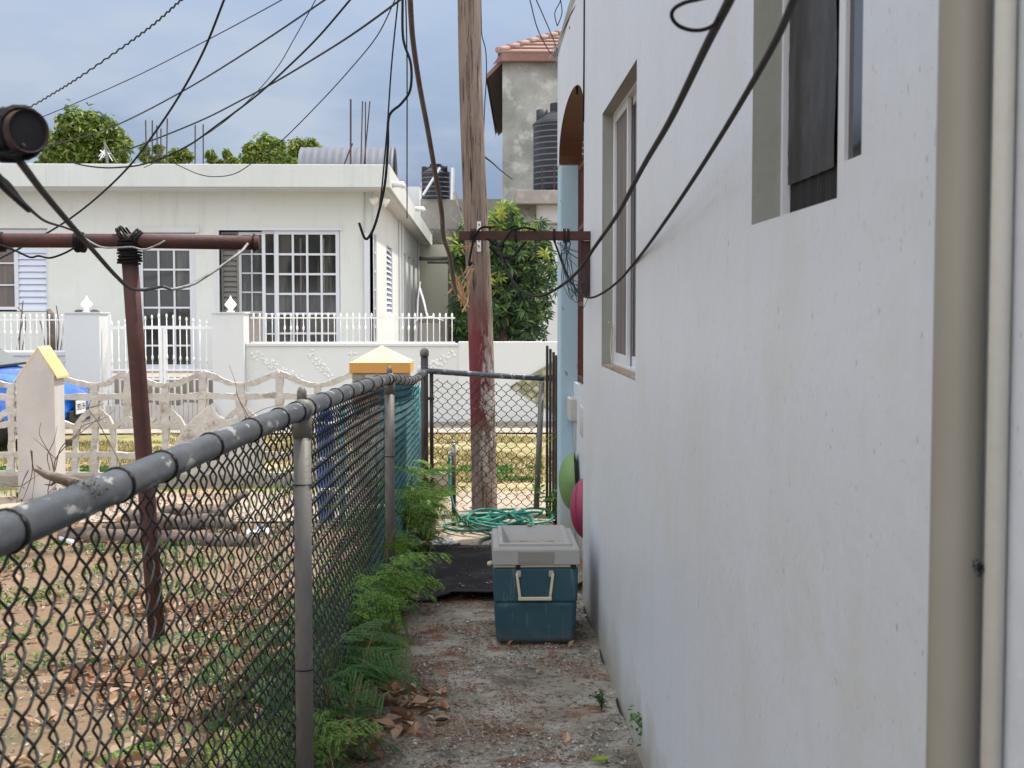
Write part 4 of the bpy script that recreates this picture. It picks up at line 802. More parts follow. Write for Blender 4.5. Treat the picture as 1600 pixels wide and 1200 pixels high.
# near black cables
cable([(1163, -50), (1140, 0), (1102, 75), (1046, 190), (1004, 262), (965, 335), (930, 385), (902, 425), (870, 451), (840, 463), (813, 453), (795, 428), (783, 400), (776, 378)], 0, 0, -.0062, 'long black cable sweeping from the top to the middle of the bracket arm', 'cable_near', dk=[1.45, 1.6, 1.9, 2.5, 3.1, 3.9, 4.6, 5.1, 5.6, 5.9, 6.1, 6.25, 6.35, 6.42], group='black cables sweeping across the white wall')
cable([(1262, -50), (1240, 0), (1206, 75), (1140, 190), (1085, 278), (1040, 345), (1000, 400), (962, 443), (925, 465), (903, 455), (884, 425), (871, 390), (865, 374)], 0, 0, -.0050, 'black cable sweeping past the large window to the right end of the bracket arm', 'cable_near', dk=[1.35, 1.5, 1.8, 2.4, 3.0, 3.6, 4.4, 5.2, 5.9, 6.15, 6.3, 6.38, 6.42], group='black cables sweeping across the white wall')
cable([(1130, -12), (1095, -2), (1070, 4), (1053, 14), (1050, 27), (1060, 40), (1080, 47), (1100, 46), (1116, 38), (1124, 24)], 1.62, 1.70, -.0026, 'small loop of thin black cable hanging off the long sweeping cable at the top', 'cable_near')
cable([(738, 410), (733, 412), (741, 372), (752, 356), (768, 355)], 6.4, 6.42, 3.0, 'black wire loop hung over the left end of the bracket arm')
cable([(760, 372), (780, 385), (790, 372), (800, 360), (820, 356), (838, 360)], 6.4, 6.42, 3.0, 'black wire bowed over the top of the bracket arm')
cable([(765, 385), (780, 400), (800, 402), (815, 385), (822, 378)], 6.4, 6.42, 3.6, 'short black wire slung under the middle of the bracket arm')
# clothes lines at left
CL = 'old wires strung on the clothesline posts'
cable([(24, 243), (75, 310), (140, 385), (180, 430), (203, 450), (225, 453), (255, 448), (270, 452), (300, 444), (340, 420), (365, 402), (378, 392), (388, 380)], 0, 0, -.0060, 'thick black wire dropping from the near pipe and drooping across the red upright', 'cable', dk=[1.82, 2.3, 3.1, 3.9, 4.5, 5.0, 5.4, 5.5, 5.6, 5.7, 5.75, 5.8, 5.81], group=CL)
cable([(255, 448), (262, 450), (270, 452), (300, 444.5), (320, 433), (340, 420), (365, 402), (378, 392), (387, 381)], 5.38, 5.79, -.0062, 'grey weathered stretch of wire ending at the right end of the red bar', 'cable_grey', group=CL)
cable([(-30, 250), (0, 287), (22, 308), (45, 328)], 1.75, 2.0, -.0046, 'stub of thick black wire ending in mid air below the near pipe', group=CL)
cable([(-20, 255), (0, 277), (15, 290), (40, 320), (70, 345), (100, 355), (122, 363)], 1.9, 5.8, -.0042, 'thin black wire from the left edge to the lashing on the red bar', dk=[1.7, 1.9, 2.2, 3.0, 4.2, 5.2, 5.8], group=CL)
cable([(122, 366), (155, 385), (180, 387), (205, 386), (225, 390), (245, 383), (258, 376)], 5.79, 5.80, -.0042, 'grey wire wavering under the red bar just above the upright', 'cable_grey', group=CL)
cable([(-20, 376), (0, 383), (25, 392), (47, 402), (60, 400), (78, 403), (100, 396), (118, 386)], 5.8, 5.8, -.0045, 'dark wire sagging beneath the left end of the red bar', group=CL)
# tangle
tg = MB(); rs = random.Random(3)
for k in range(15):
    x0, y0 = rs.uniform(870, 892), rs.uniform(374, 384); x1, y1 = rs.uniform(893, 921), rs.uniform(425, 470)
    mx_, my_ = rs.uniform(870, 895), rs.uniform(400, 440)
    pts = [P(x0, y0, 6.44), P((x0 + mx_) / 2, (y0 + my_) / 2, 6.38), P(mx_, my_, 6.4), P((mx_ + x1) / 2 + rs.uniform(-5, 5), y1 + rs.uniform(-5, 12), 6.42), P(x1, y1, 6.43), P(x1 + rs.uniform(-6, 4), y1 - rs.uniform(5, 20), 6.43)]
    tg.tube(smooth_path(pts, 6), .0016, 4)
for k in range(5):
    x1, y1 = rs.uniform(896, 912), rs.uniform(390, 430); tg.tube(smooth_path([P(866 + k * 5, 378, 6.43), P((870 + x1) / 2, (378 + y1) / 2 + 2, 6.42), P(x1, y1, 6.44)], 6), .0014, 4)
tag(tg.build('wire_tangle', M('blue_green_thin_wire', (.03, .06, .07), .5), base=P(890, 420, 6.4)), 'tangle of thin dark wires hanging from the right end of the bracket arm', 'wire tangle')
tg = MB()
for k in range(9):
    tg.tube(smooth_path([P(rs.uniform(862, 876), rs.uniform(68, 82), 9.2), P(rs.uniform(858, 880), rs.uniform(76, 94), 9.16), P(rs.uniform(862, 878), rs.uniform(84, 96), 9.2), P(rs.uniform(864, 876), rs.uniform(70, 80), 9.2)], 5), .0022, 5)
tg.tube(smooth_path([P(872, 92, 9.2), P(866, 103, 9.2), P(870, 110, 9.2), P(876, 109, 9.2)], 5), .002, 5)
tag(tg.build('wire_tangle', D['cable_grey'], base=P(870, 85, 9.2)), 'knotted grey wires and insulators at the roof corner of the white house', 'wire tangle')

# ------------------------------------------------------------------ concrete screen wall with pillars
DS = 11.70
sw = empty('screen_wall', (P(300, 600, DS).x, DS, 0), 'rough concrete screen wall with scalloped top beyond the yard', 'wall')
def scr(pts, r, mb, flat=.8, n=6):
    q = smooth_path([P(x, y, DS + rnd.uniform(-.004, .004)) for x, y in pts], n)
    rr = np.interp(np.linspace(0, 1, len(q)), np.linspace(0, 1, len(r) if hasattr(r, '__len__') else 2), r if hasattr(r, '__len__') else (r, r)) * DS / FPX
    rr = rr * np.array([1 + .22 * mnoise.fractal(Vector((p_.x * 9, p_.z * 9, 1)), 1, 2, 3) for p_ in q])
    mb.tube(q, rr * .98, 4, jit=.12, flat=1.0, axis=(0, 1, 0), turn=math.pi / 4)
peaks = [-42, 78, 200, 317, 437, 556]
top = MB(); mid = MB(); low = MB()
for i in range(5):
    a, b = peaks[i], peaks[i + 1]; c = (a + b) / 2 + (9 if i == 1 else 0); py = 580 if i != 3 else 579
    scr([(a, py + 4), (a + 20, py + 11), (c - 18, py + 20), (c, py + 22), (c + 18, py + 20), (b - 20, py + 11), (b, py + 4)], (7, 6, 5.5, 6, 7), top)
    scr([(a, py + 2), (a, py + 44)], (8, 9), top); scr([(c, py + 20), (c, py + 44)], (8, 9), top)
    scr([(a - 3, py + 38), (a + 30, py + 40), (c, py + 41), (b - 30, py + 40), (b + 3, py + 38)], (8, 6, 8, 6, 8), mid)
    # legs and arches
    scr([(c, py + 40), (c + 1, py + 90), (c, py + 130), (c, py + 165)], (10, 7, 7, 9), low)
    scr([(a, py + 44), (a - 1, py + 75)], (9, 6), low)
    scr([(c - 4, py + 58), (c + 16, py + 70), (c + 27, py + 88), (c + 30, py + 120), (c + 30, py + 160)], (8, 6, 6, 6, 8), low)
    scr([(c + 4, py + 58), (c - 16, py + 70), (c - 27, py + 88), (c - 30, py + 120), (c - 30, py + 160)], (8, 6, 6, 6, 8), low)
    scr([(c - 32, py + 88), (c, py + 82), (c + 32, py + 88)], (6, 7, 6), low)
    scr([(a, py + 132), (c, py + 130), (b, py + 132)], (7, 6, 7), low); scr([(c - 30, py + 88), (a, py + 76), (a - 28, py + 90)], (5, 7, 5), low)
scr([(peaks[0], 742), (200, 744), (556, 746)], (9, 9, 9), low)
top.build('scalloped_top', D['screen'], sw); mid.build('rail', D['screen'], sw); low.build('arched_lattice', D['screen'], sw)
# plastered patch
pl = MB(); pol = [(268, 700), (285, 672), (300, 655), (318, 640), (326, 634), (338, 650), (352, 656), (372, 652), (378, 670), (400, 700), (402, 745), (262, 745)]
pl.prism([P(x, y, DS - .06) for x, y in pol], (0, .09, 0)); pl.build('plaster_patch', D['screen'], sw, bevel=.01)

# left gate pillar with gabled top
DP = 10.75
gp = empty('gate_pillar', (P(57, 790, DP).x, DP, 0), 'pinkish grey pillar with gabled top and yellow coping at the left', 'pillar')
xs = [P(x, 560, DP).x for x in (24, 84)]; ze = P(600, 590, DP).z; zp = P(600, 541, DP).z; xm = P(58, 480, DP).x; bd = .26
MB().prism([(xs[0], DP, -.05), (xs[1], DP, -.05), (xs[1], DP, ze + .03), (xm, DP, zp), (xs[0], DP, ze - .01)], (0, bd, 0)).build('shaft', D['pillar'], gp, bevel=.006)
for (xa, za, xb, zb_) in ((xm - .004, zp + .004, xs[1] + .025, ze + .012), (xm + .002, zp + .004, xs[0] - .012, ze - .02)):
    a = Vector((xa, DP - .003, za)); b = Vector((xb, DP - .003, zb_)); t = .016
    MB().prism([a, b, b + Vector((0, 0, -t * 1.2)), a + Vector((0, 0, -t))], (0, bd + .05, 0)).build('coping', D['capyellow'], gp, bevel=.003)
# stone pillar, pyramid cap painted pale as if sunlit
DQ = 10.6
sp_ = empty('stone_pillar', (P(597, 790, DQ).x, DQ + .25, 0), 'field stone gate pillar with ochre pyramid cap painted sunlit cream on top', 'pillar')
xa, xb = P(545, 480, DQ).x, P(641, 480, DQ).x; z0c, z1c = P(600, 583, DQ).z, P(600, 567, DQ).z; za = P(600, 548, DQ).z; W_ = xb - xa
zs1 = z1c; ap = ((xa + xb) / 2, DQ + W_ / 2, P(600, 540, DQ + .2).z)
cap = MB(); v = [(xa, DQ, z0c), (xb, DQ, z0c), (xb, DQ + W_, z0c), (xa, DQ + W_, z0c), (xa, DQ, z1c), (xb, DQ, z1c), (xb, DQ + W_, z1c), (xa, DQ + W_, z1c)]
cap.add(v, [(0, 1, 5, 4), (1, 2, 6, 5), (2, 3, 7, 6), (3, 0, 4, 7), (3, 2, 1, 0)]).build('cap_block', D['capyellow2'] if 'capyellow2' in D else M('shaded_ochre_edge', (.60, .30, .08), .7, layers=(('n', (.36, .15, .04), 12, (1, 1, .7), .55, .7, .7),)), sp_, bevel=.004)  # edge in darker ochre, the shade of its front face painted in
MB().add([(xa, DQ, z1c + .001), (xb, DQ, z1c + .001), (xb, DQ + W_, z1c + .001), (xa, DQ + W_, z1c + .001), ap], [(0, 1, 4), (1, 2, 4), (2, 3, 4), (3, 0, 4)]).build('cap_pyramid', M('sunlit_cream_cap', (.62, .50, .30), .7, layers=(('n', (.56, .42, .22), 5, S1, .5, .7, .6),)), sp_)  # sunlight on the cap top painted in as a paler cream
sx0, sx1 = xa + .022, xb - .03
MB().box(sx0, sx1, DQ + .02, DQ + W_ - .02, -.04, z0c).build('shaft', D['mortar'], sp_)
stn = MB(); rs = random.Random(8); z = .02; row = 0
while z < z0c - .03:
    h_ = rs.uniform(.075, .11); h_ = min(h_, z0c - .004 - z); x = sx0 + .004 - (row % 2) * .03
    while x < sx1 - .02:
        w_ = rs.uniform(.07, .14); x2_ = min(x + w_, sx1 - .004); x1_ = max(x, sx0 + .004)
        if x2_ - x1_ > .02:
            pol = []
            for k in range(10):
                t = 6.2832 * k / 10; pol.append(((x1_ + x2_) / 2 + (x2_ - x1_ - .008) / 2 * math.copysign(abs(math.cos(t)) ** .55, math.cos(t)) * rs.uniform(.93, 1), DQ + .022 - .010, z + h_ / 2 + (h_ - .008) / 2 * math.copysign(abs(math.sin(t)) ** .55, math.sin(t)) * rs.uniform(.93, 1)))
            stn.prism(pol, (0, .014, 0))
        x += w_
    z += h_; row += 1
# side stones facing the alley
z = .02
while z < z0c - .05:
    h_ = rs.uniform(.08, .12); y = DQ + .03
    while y < DQ + W_ - .08:
        w_ = rs.uniform(.08, .14); stn.box(sx1 - .004, sx1 + .008, y, min(y + w_ - .008, DQ + W_ - .03), z, min(z + h_ - .008, z0c - .004)); y += w_
    z += h_
stn.build('stone_facing', D['stones'], sp_, bevel=.004)
# things seen through the mesh beside the stone pillar
a = P(640, 745, 10.25); b = P(660, 602, 10.25); ts = MB(); n_ = 24
vs = []
for i in range(n_ + 1):
    x = a.x - .01 + (b.x - a.x + .01) * i / n_; y = 10.25 + .012 * math.cos(i * math.pi / 1.5); vs += [(x, y, 0.0), (x, y, b.z)]
ts.add(vs, [(2 * i, 2 * i + 2, 2 * i + 3, 2 * i + 1) for i in range(n_)])
o = tag(ts.build('corrugated_sheet', D['turq'], base=(a.x, 10.25, 0), smooth=True), 'pale turquoise corrugated sheet standing behind the fence corner post', 'sheet'); s_ = o.modifiers.new('s', 'SOLIDIFY'); s_.thickness = .003
pk = MB(); a = P(606, 760, 10.1); b = P(636, 610, 10.1)
for i in range(4):
    x = a.x + i * (b.x - a.x) / 4; pk.box(x, x + (b.x - a.x) / 4 - .006, 10.08, 10.10, 0.0, b.z - .02 * i)
tag(pk.build('plank_panel', D['plank'], base=(a.x, 10.1, 0), bevel=.002), 'weathered plank panel leaning behind the fence beside the turquoise sheet', 'panel')
c_ = P(509, 700, 9.6)
bt = empty('blue_drum', (c_.x, 9.6, 0), 'tall slim blue plastic drum with white bands behind the wire fence', 'drum')
MB().lathe([(.055, .0), (.062, .02), (.062, .40), (.058, .42), (.058, .45), (.062, .47), (.062, .72), (.03, .80), (.03, .86), (0, .86)], (c_.x, 9.6, 0), 24).build('barrel', D['bluep'], bt, smooth=True)
for za_, zb__ in ((.425, .455), (.20, .235), (.69, .71)): MB().lathe([(.0635, za_), (.0635, zb__)], (c_.x, 9.6, 0), 24).build('band', D['whitep'], bt, smooth=True)
c_ = P(534, 700, 9.4); tag(MB().tube([(c_.x, 9.4, -.02), (c_.x + .005, 9.4, .5), (c_.x, 9.41, .84)], .021, 14).build('teal_pipe', D['turq'], base=(c_.x, 9.4, 0), smooth=True), 'upright teal pipe just right of the blue drum', 'pipe')

# logs, branch, scraps
def log(x0, y0, d0_, x1, y1, d1_, r0, r1, label, seed):
    a, b = P(x0, y0, d0_), P(x1, y1, d1_); n = 16
    pts = [a.lerp(b, t) + Vector((0, .03 * mnoise.noise(Vector((t * 3, seed, 0))), .03 * mnoise.noise(Vector((t * 3, seed, 5))))) for t in np.linspace(0, 1, n)]
    tag(MB().tube(pts, [(r0 + (r1 - r0) * t) * (1 + .12 * mnoise.noise(Vector((t * 9, seed, 1)))) for t in np.linspace(0, 1, n)], 14, jit=.05).build('log', D['bark'], base=(a + b) / 2, smooth=True), label, 'log', 'cut logs lying in the yard')
log(95, 838, 8.85, 402, 848, 8.6, .065, .050, 'thickest grey log lying along the front of the yard log pile', 1)
log(200, 808, 9.1, 370, 822, 8.8, .055, .035, 'middle grey log lying on top of the yard log pile', 2)
log(300, 826, 9.2, 384, 770, 9.5, .045, .028, 'forked brown log slanting up at the right of the log pile', 3)
log(255, 800, 9.3, 352, 803, 9.3, .040, .05, 'short pale log behind the others in the log pile', 4)
log(160, 826, 9.0, 345, 812, 9.0, .03, .045, 'thin crooked log wedged between the bigger logs', 5)
bch = empty('broken_branch', P(110, 760, 8.8), 'splintered dead branch with thin twigs poking up before the left pillar', 'branch')
MB().tube([P(175, 775, 8.9), P(140, 762, 8.85), P(100, 750, 8.8), P(72, 742, 8.75), P(50, 732, 8.72)], [.045, .04, .035, .028, .006], 12, jit=.12).tube([P(75, 744, 8.76), P(62, 731, 8.74), P(56, 727, 8.73)], [.012, .006, .002], 5).tube([P(90, 750, 8.8), P(80, 758, 8.78), P(70, 757, 8.78)], [.014, .008, .003], 5).build('limb', D['bark'], bch, smooth=True)
rs = random.Random(6)
def twig(pts, d_, r, dep=3):
    q = [P(x, y, d_ + rs.uniform(-.08, .08)) for x, y in pts]; MB().tube(smooth_path(q, 4), np.linspace(r, r * .35, (len(q) - 1) * 4 + 1), 5).build('twig', D['twig'], bch)
for pts in ([(84, 738), (88, 715), (110, 690), (140, 665), (150, 656), (163, 642)], [(86, 735), (95, 700), (118, 680), (130, 665), (160, 655), (180, 640)], [(84, 735), (78, 710), (62, 680), (64, 660)], [(88, 718), (70, 700), (52, 684)], [(190, 728), (170, 690), (150, 655), (139, 640), (142, 625)], [(50, 705), (50, 740), (40, 770), (32, 790)], [(48, 703), (50, 720), (54, 745), (50, 780)], [(5, 756), (30, 760), (50, 748), (62, 740)], [(80, 745), (75, 770), (90, 755)], [(44, 735), (36, 752), (30, 772)], [(78, 735), (74, 712), (84, 690), (90, 665)], [(141, 637), (152, 634), (163, 631)], [(385, 655), (410, 640), (440, 632)], [(405, 690), (390, 655), (372, 620), (368, 598), (358, 570)], [(398, 690), (384, 650), (368, 612)], [(410, 660), (418, 650), (430, 648)]): twig(pts, 9.2 if pts[0][0] < 300 else 10.9, .0045)
sc1 = MB(); rs_ = np.random.RandomState(3); c_ = P(404, 829, 8.9); leaves(sc1, np.array(tuple(c_)) + rs_.normal(size=(14, 3)) * (.035, .04, .006), np.array([0, -.4, 1.]) + rs_.normal(size=(14, 3)) * .4, .06, .6, rs_)
tag(sc1.build('paper_scrap', D['whitep'], base=c_), 'torn white paper scraps on the ground right of the logs', 'paper')
sc1 = MB(); c_ = P(408, 825, 9.0); leaves(sc1, np.array(tuple(c_)) + rs_.normal(size=(4, 3)) * (.02, .02, .004), np.array([0, -.5, 1.]) + rs_.normal(size=(4, 3)) * .3, .07, .6, rs_)
tag(sc1.build('blue_wrapper', D['bluep'], base=c_), 'small blue wrapper on the white paper scraps', 'wrapper')
MBt = MB().box(P(668, 480, 10.9).x, P(706, 480, 10.9).x, 10.9, 11.1, -.03, .17); tag(MBt.build('concrete_block', D['kerb'], base=(P(687, 480, 10.9).x, 11, 0), bevel=.01), 'squat concrete block on the pavement behind the fence corner post', 'block')
sb = MB(); c_ = P(120, 850, 8.5); sb.prism([P(92, 843, 8.75), P(120, 855, 8.55), P(116, 848, 8.75), P(100, 841, 8.9)], (0, 0, .02)); tag(sb.build('broken_tile', D['whitep'], base=c_), 'broken white tile lying in front of the thickest log', 'tile')
# ------------------------------------------------------------------ car
car = empty('parked_car', (-5.9, 15.2, 0), 'bright blue hatchback parked on the verge behind the screen wall', 'car')
NX, CY, CW = -4.52, 15.25, 1.62
prof = [(0, .22), (.015, .40), (.03, .50), (.00, .56), (.06, .64), (.25, .76), (.55, .83), (.92, .89), (1.3, .92), (1.65, .93), (3.4, .96), (3.75, .92), (3.82, .55), (3.76, .24)]
whl = [.83, 3.15]; WR = .285
def arch_pts():
    pts = [(3.76, .22)]
    for cx_ in (whl[1], whl[0]):
        pts += [(cx_ + (WR + .05) * math.cos(t), .27 + (WR + .05) * math.sin(t)) for t in np.linspace(-.15, math.pi + .15, 14)]
    return pts
outline = prof + arch_pts()
# loft across the width with plan curvature at the nose
ws = [-1, -.97, -.85, -.5, 0, .5, .85, .97, 1]
cb = MB(); v = []; n = len(outline)
for w in ws:
    ins = .05 if abs(w) == 1 else 0
    for (x, z) in outline:
        k = max(0, 1 - x / 1.0); kk = max(0, (x - 2.9) / .9)
        xx = x + .20 * k * abs(w) ** 3 - .12 * kk * abs(w) ** 3
        zz = z - (.06 * abs(w) ** 4 if z > .6 else 0)
        yy = w * CW / 2 * (1 - .03 * max(0, z - .6) / .3) - math.copysign(ins * .4, w) * (1 if z > .75 or z < .3 else 0)
        v.append((NX - xx, CY + yy, zz))
f = [(i * n + j, i * n + (j + 1) % n, (i + 1) * n + (j + 1) % n, (i + 1) * n + j) for i in range(len(ws) - 1) for j in range(n)]
f += [tuple(range(n)), tuple((len(ws) - 1) * n + j for j in range(n))[::-1]]
cb.add(v, f).build('body', D['carblue'], car, smooth=True, bevel=.012)
cab = MB()
def sec(x, z, w): return [(NX - x, CY - w, z), (NX - x, CY + w, z)]
pr = [(.86, .885, .70), (1.62, 1.40, .56), (2.4, 1.46, .55), (3.2, 1.40, .55), (3.72, .94, .70)]
v = [q for x, z, w in pr for q in sec(x, z, w)]
cab.add(v, [(0, 1, 3, 2), (2, 3, 5, 4), (4, 5, 7, 6), (6, 7, 9, 8), (0, 2, 4, 6, 8), (9, 7, 5, 3, 1)]).build('cabin_glass', D['carglass'], car, bevel=.03)
rf = MB(); v = [q for x, z, w in ((1.60, 1.408, .565), (2.4, 1.472, .56), (3.22, 1.408, .56)) for q in sec(x, z, w)]
rf.add(v, [(0, 1, 3, 2), (2, 3, 5, 4)]); 
for s in (-1, 1):
    rf.bar((NX - 1.5, CY + s * .575, 1.36), (NX - 1.62, CY + s * .565, 1.41), .035, .04); rf.bar((NX - 2.3, CY + s * .70, .9), (NX - 2.3, CY + s * .56, 1.45), .07, .03)
ro = rf.build('roof', D['carblue'], car); s_ = ro.modifiers.new('s', 'SOLIDIFY'); s_.thickness = .02
wp = MB(); wp.bar((NX - .86, CY - .60, .90), (NX - 1.0, CY + .05, .955), .015, .015); wp.bar((NX - .84, CY - .68, .89), (NX - .84, CY + .68, .895), .07, .02); wp.build('wiper', D['rubber'], car)
for wx in whl:
    for s in (-1, 1):
        c_ = (NX - wx, CY + s * (CW / 2 - .10), WR); rot = Matrix.Rotation(R(90) * s * -1, 4, 'X')
        w = MB().lathe([(.19, -.09), (.26, -.10), (WR, -.07), (WR, .07), (.26, .095), (.19, .09)], c_, 28, rot).build('wheel', D['rubber'], car, smooth=True)
        h = MB().lathe([(0, .06), (.05, .07), (.06, .05), (.16, .05), (.195, .09), (.195, .0)], c_, 28, rot)
        for k in range(5):
            t = k * 1.2566; h.bar(Vector(c_) + Vector((.05 * math.cos(t), s * .075, .05 * math.sin(t))), Vector(c_) + Vector((.18 * math.cos(t), s * .075, .18 * math.sin(t))), .05, .02, (0, 1, 0))
        h.build('hub', D['hub'], w)
for s in (-1, 1):
    MB().box(NX - .32, NX - .09, CY + s * .62 - .07, CY + s * .62 + .07, .55, .66).build('headlight', D['carglass'], car, bevel=.03)
MB().box(NX - .02, NX + .012, CY - .5, CY + .5, .26, .40).build('lower_grille', D['rubber'], car, bevel=.01)
pc = P(129.5, 635, 14.72)
pla = Vector((NX + .02, CY - .40, .44))
pz = .43
plt = MB().box(NX + .022, NX + .034, CY - .32, CY + .03, pz - .075, pz + .075).build('number_plate', D['whitep'], car, bevel=.003)
MB().box(NX + .005, NX + .0215, CY - .335, CY + .045, pz - .09, pz + .09).build('plate_frame', D['black'], car)
def text_mesh(name, s, size, loc, rot, m, parent, ext=.001, sx=1):
    cu = bpy.data.curves.new(name, 'FONT'); cu.body = s; cu.size = size; cu.extrude = ext; cu.align_x = 'CENTER'; cu.align_y = 'CENTER'; cu.offset = .0015
    t = bpy.data.objects.new(name + '_tmp', cu); COL.objects.link(t); bpy.context.view_layer.update()
    me = bpy.data.meshes.new_from_object(t.evaluated_get(bpy.context.evaluated_depsgraph_get())); bpy.data.objects.remove(t)
    o = bpy.data.objects.new(name, me); COL.objects.link(o); me.materials.clear(); me.materials.append(m)
    o.parent = parent; o.location = Vector(loc) - Vector(OFF[parent.name]); o.rotation_euler = rot; o.scale = (sx, 1, 1); OFF[o.name] = OFF[parent.name]; return o
text_mesh('plate_lettering', '5921 EH', .10, (NX + .0355, CY - .145, pz), (R(90), 0, R(90)), D['black'], plt, sx=.85)

# ------------------------------------------------------------------ white house across the street
YF = 20.4
wh = empty('bungalow', (-5.3, YF, 0), 'long pale single storey house with flat white roof across the street', 'house')
Wp = lambda px, py: P(px, py, YF)
x0 = -11.0; x1 = Wp(584, 480).x; zt_ = 3.33; z_b = -.3
def hole(px0, px1, py0, py1):
    a, b = Wp(px0, py1), Wp(px1, py0); return (a.x - x0, b.x - x0, a.z - z_b, b.z - z_b)
HL = hole(-90, 74, 357, 487); HD = hole(207, 305, 364, 577); HW = hole(343, 531, 359, 560)
fw = MB(); fr = []; wall_holes(fw, (x0, YF, z_b), (1, 0, 0), x1 - x0, zt_ - z_b, [HL, HD, HW], (0, 1, 0), .14, fr)
# side wall facing the alley
YS = 36.3; SX = x1
def side_y(px): return (SX - 0) * FPX / 1.0 / ((px - 748) * 1.0) if True else 0
def sy(px):
    # depth along the side wall seen at pixel px
    r = Fv + Rv * ((px - 800) / FPX) + Uv * ((600 - 480) / FPX); return SX / (r.x / r.y)
def shole(pxa, pxb, pya, pyb, z=None):
    ya, yb = sy(pxa), sy(pxb); ym_ = (ya + yb) / 2
    return (ya - YF, yb - YF, P(600, pyb, ya).z - z_b, P(600, pya, ya).z - z_b)
SH = [shole(583.5, 588.5, 364, 541), shole(604, 613, 382, 491), shole(630.5, 634, 394, 505), shole(638, 641.5, 400, 505), shole(645, 648, 404, 505)]
wall_holes(fw, (SX + .004, YF + .004, z_b), (0, 1, 0), YS - YF, zt_ - z_b + .001, SH, (-1, 0, 0), .14, fr)
fw.box(x0, SX, YS, YS + .15, z_b, zt_).box(x0 - .15, x0, YF, YS, z_b, zt_)
fw.build('wall', D['facade'], wh)
for q in fr: q.build('window_reveal', D['alu'], wh)
ra = P(609, 257, 19.75); rb_ = P(609, 297, 19.75)
MB().box(x0 - .6, ra.x, 19.75, 39.6, zt_ - .005, ra.z).build('roof', D['roofpaint'], wh, bevel=.01)
MB().box(x0 - .6, ra.x - .05, 19.81, 39.5, zt_ - .022, zt_ - .006).build('soffit', D['bwall'], wh)
def frame(parent, px0, px1, py0, py1, cols, rows, y, m=D['alu'], t=.045, tm=.022, name='window', pane='winglass', a_b=None):
    a, b = Wp(px0, py1), Wp(px1, py0); f = MB()
    f.box(a.x, b.x, y, y + .05, a.z, a.z + t); f.box(a.x, b.x, y, y + .05, b.z - t, b.z); f.box(a.x, a.x + t, y, y + .05, a.z + t, b.z - t); f.box(b.x - t, b.x, y, y + .05, a.z + t, b.z - t)
    o = f.build(name, m, parent); g = MB()
    for i in range(1, cols): x = a.x + t + (b.x - a.x - 2 * t) * i / cols; g.box(x - tm / 2, x + tm / 2, y + .008, y + .034, a.z + t, b.z - t)
    for j in range(1, rows): z = a.z + t + (b.z - a.z - 2 * t) * j / rows; g.box(a.x + t, b.x - t, y + .010, y + .032, z - tm / 2, z + tm / 2)
    if cols > 1 or rows > 1: g.build('glazing_bar', m, o)
    if pane: MB().quad((a.x + t, y + .04, a.z + t), (b.x - t, y + .04, a.z + t), (b.x - t, y + .04, b.z - t), (a.x + t, y + .04, b.z - t)).build('pane', D[pane], o)
    return o
def louvre(parent, px0, px1, py0, py1, n, y, m, mf):
    a, b = Wp(px0, py1), Wp(px1, py0); l = MB(); h = (b.z - a.z - .06) / n
    for k in range(n):
        z = a.z + .03 + k * h; l.add([(a.x + .03, y, z), (b.x - .03, y, z), (b.x - .03, y + .035, z + h * 1.02), (a.x + .03, y + .035, z + h * 1.02), (a.x + .03, y + .008, z - .002), (b.x - .03, y + .008, z - .002)], [(0, 1, 2, 3), (4, 5, 1, 0)])
    f = MB(); f.box(a.x, a.x + .03, y - .01, y + .05, a.z, b.z); f.box(b.x - .03, b.x, y - .01, y + .05, a.z, b.z); f.box(a.x + .03, b.x - .03, y - .01, y + .05, a.z, a.z + .03); f.box(a.x + .03, b.x - .03, y - .01, y + .05, b.z - .03, b.z)
    o = f.build('louvre_window', mf, parent); l.build('louvre_blades', m, o); return o
frame(wh, -88, 24, 372, 484, 3, 3, YF + .05, pane='curtain'); louvre(wh, 25, 73, 372, 486, 11, YF + .05, D['louvre'], D['alu'])
a, b = Wp(-88, 371), Wp(73, 358); MB().box(a.x, b.x, YF + .055, YF + .075, a.z, b.z).build('window_head', D['alu_grey'], wh)
dr = frame(wh, 217, 302, 384, 577, 3, 6, YF + .045, t=.07, tm=.028, name='door'); 
a, b = Wp(207, 383), Wp(305, 365); MB().box(a.x, b.x, YF + .03, YF + .08, a.z, b.z).build('door_head', D['alu'], wh)
a, b = Wp(201, 363), Wp(312, 354); MB().box(a.x, b.x, YF - .03, YF + .02, a.z, b.z).build('door_cornice', D['bwall'], wh, bevel=.004)
a, b = Wp(207, 577), Wp(217, 383); MB().box(a.x, b.x, YF + .03, YF + .09, a.z, b.z).build('door_jamb', D['alu'], wh)
a, b = Wp(302, 577), Wp(305, 383); MB().box(a.x, b.x, YF + .03, YF + .09, a.z, b.z).build('door_jamb', D['alu'], wh)
bx_ = Wp(342, 480).x; ex_ = Wp(532, 480).x
pr_ = MB(); pr_.box(bx_ - .02, ex_ + .03, YF - .025, YF + .02, Wp(500, 360).z, Wp(500, 355.5).z); pr_.box(bx_ - .02, bx_ + .012, YF - .025, YF + .03, Wp(500, 541).z, Wp(500, 360).z); pr_.build('window_surround', D['alu'], wh)
louvre(wh, 345, 371, 362, 491, 15, YF + .09, D['louvre_dark'], D['louvre_dark'])
frame(wh, 372, 412, 362, 491, 2, 4, YF + .085, m=D['alu_grey'])
MB().box(bx_, Wp(412, 480).x, YF + .07, YF + .12, Wp(500, 560).z, Wp(500, 492).z).build('apron_panel', D['plank'], wh)
frame(wh, 410, 432, 360, 558, 1, 6, YF + .055, t=.05); frame(wh, 430, 530, 360, 558, 4, 6, YF + .03, t=.06, tm=.032)
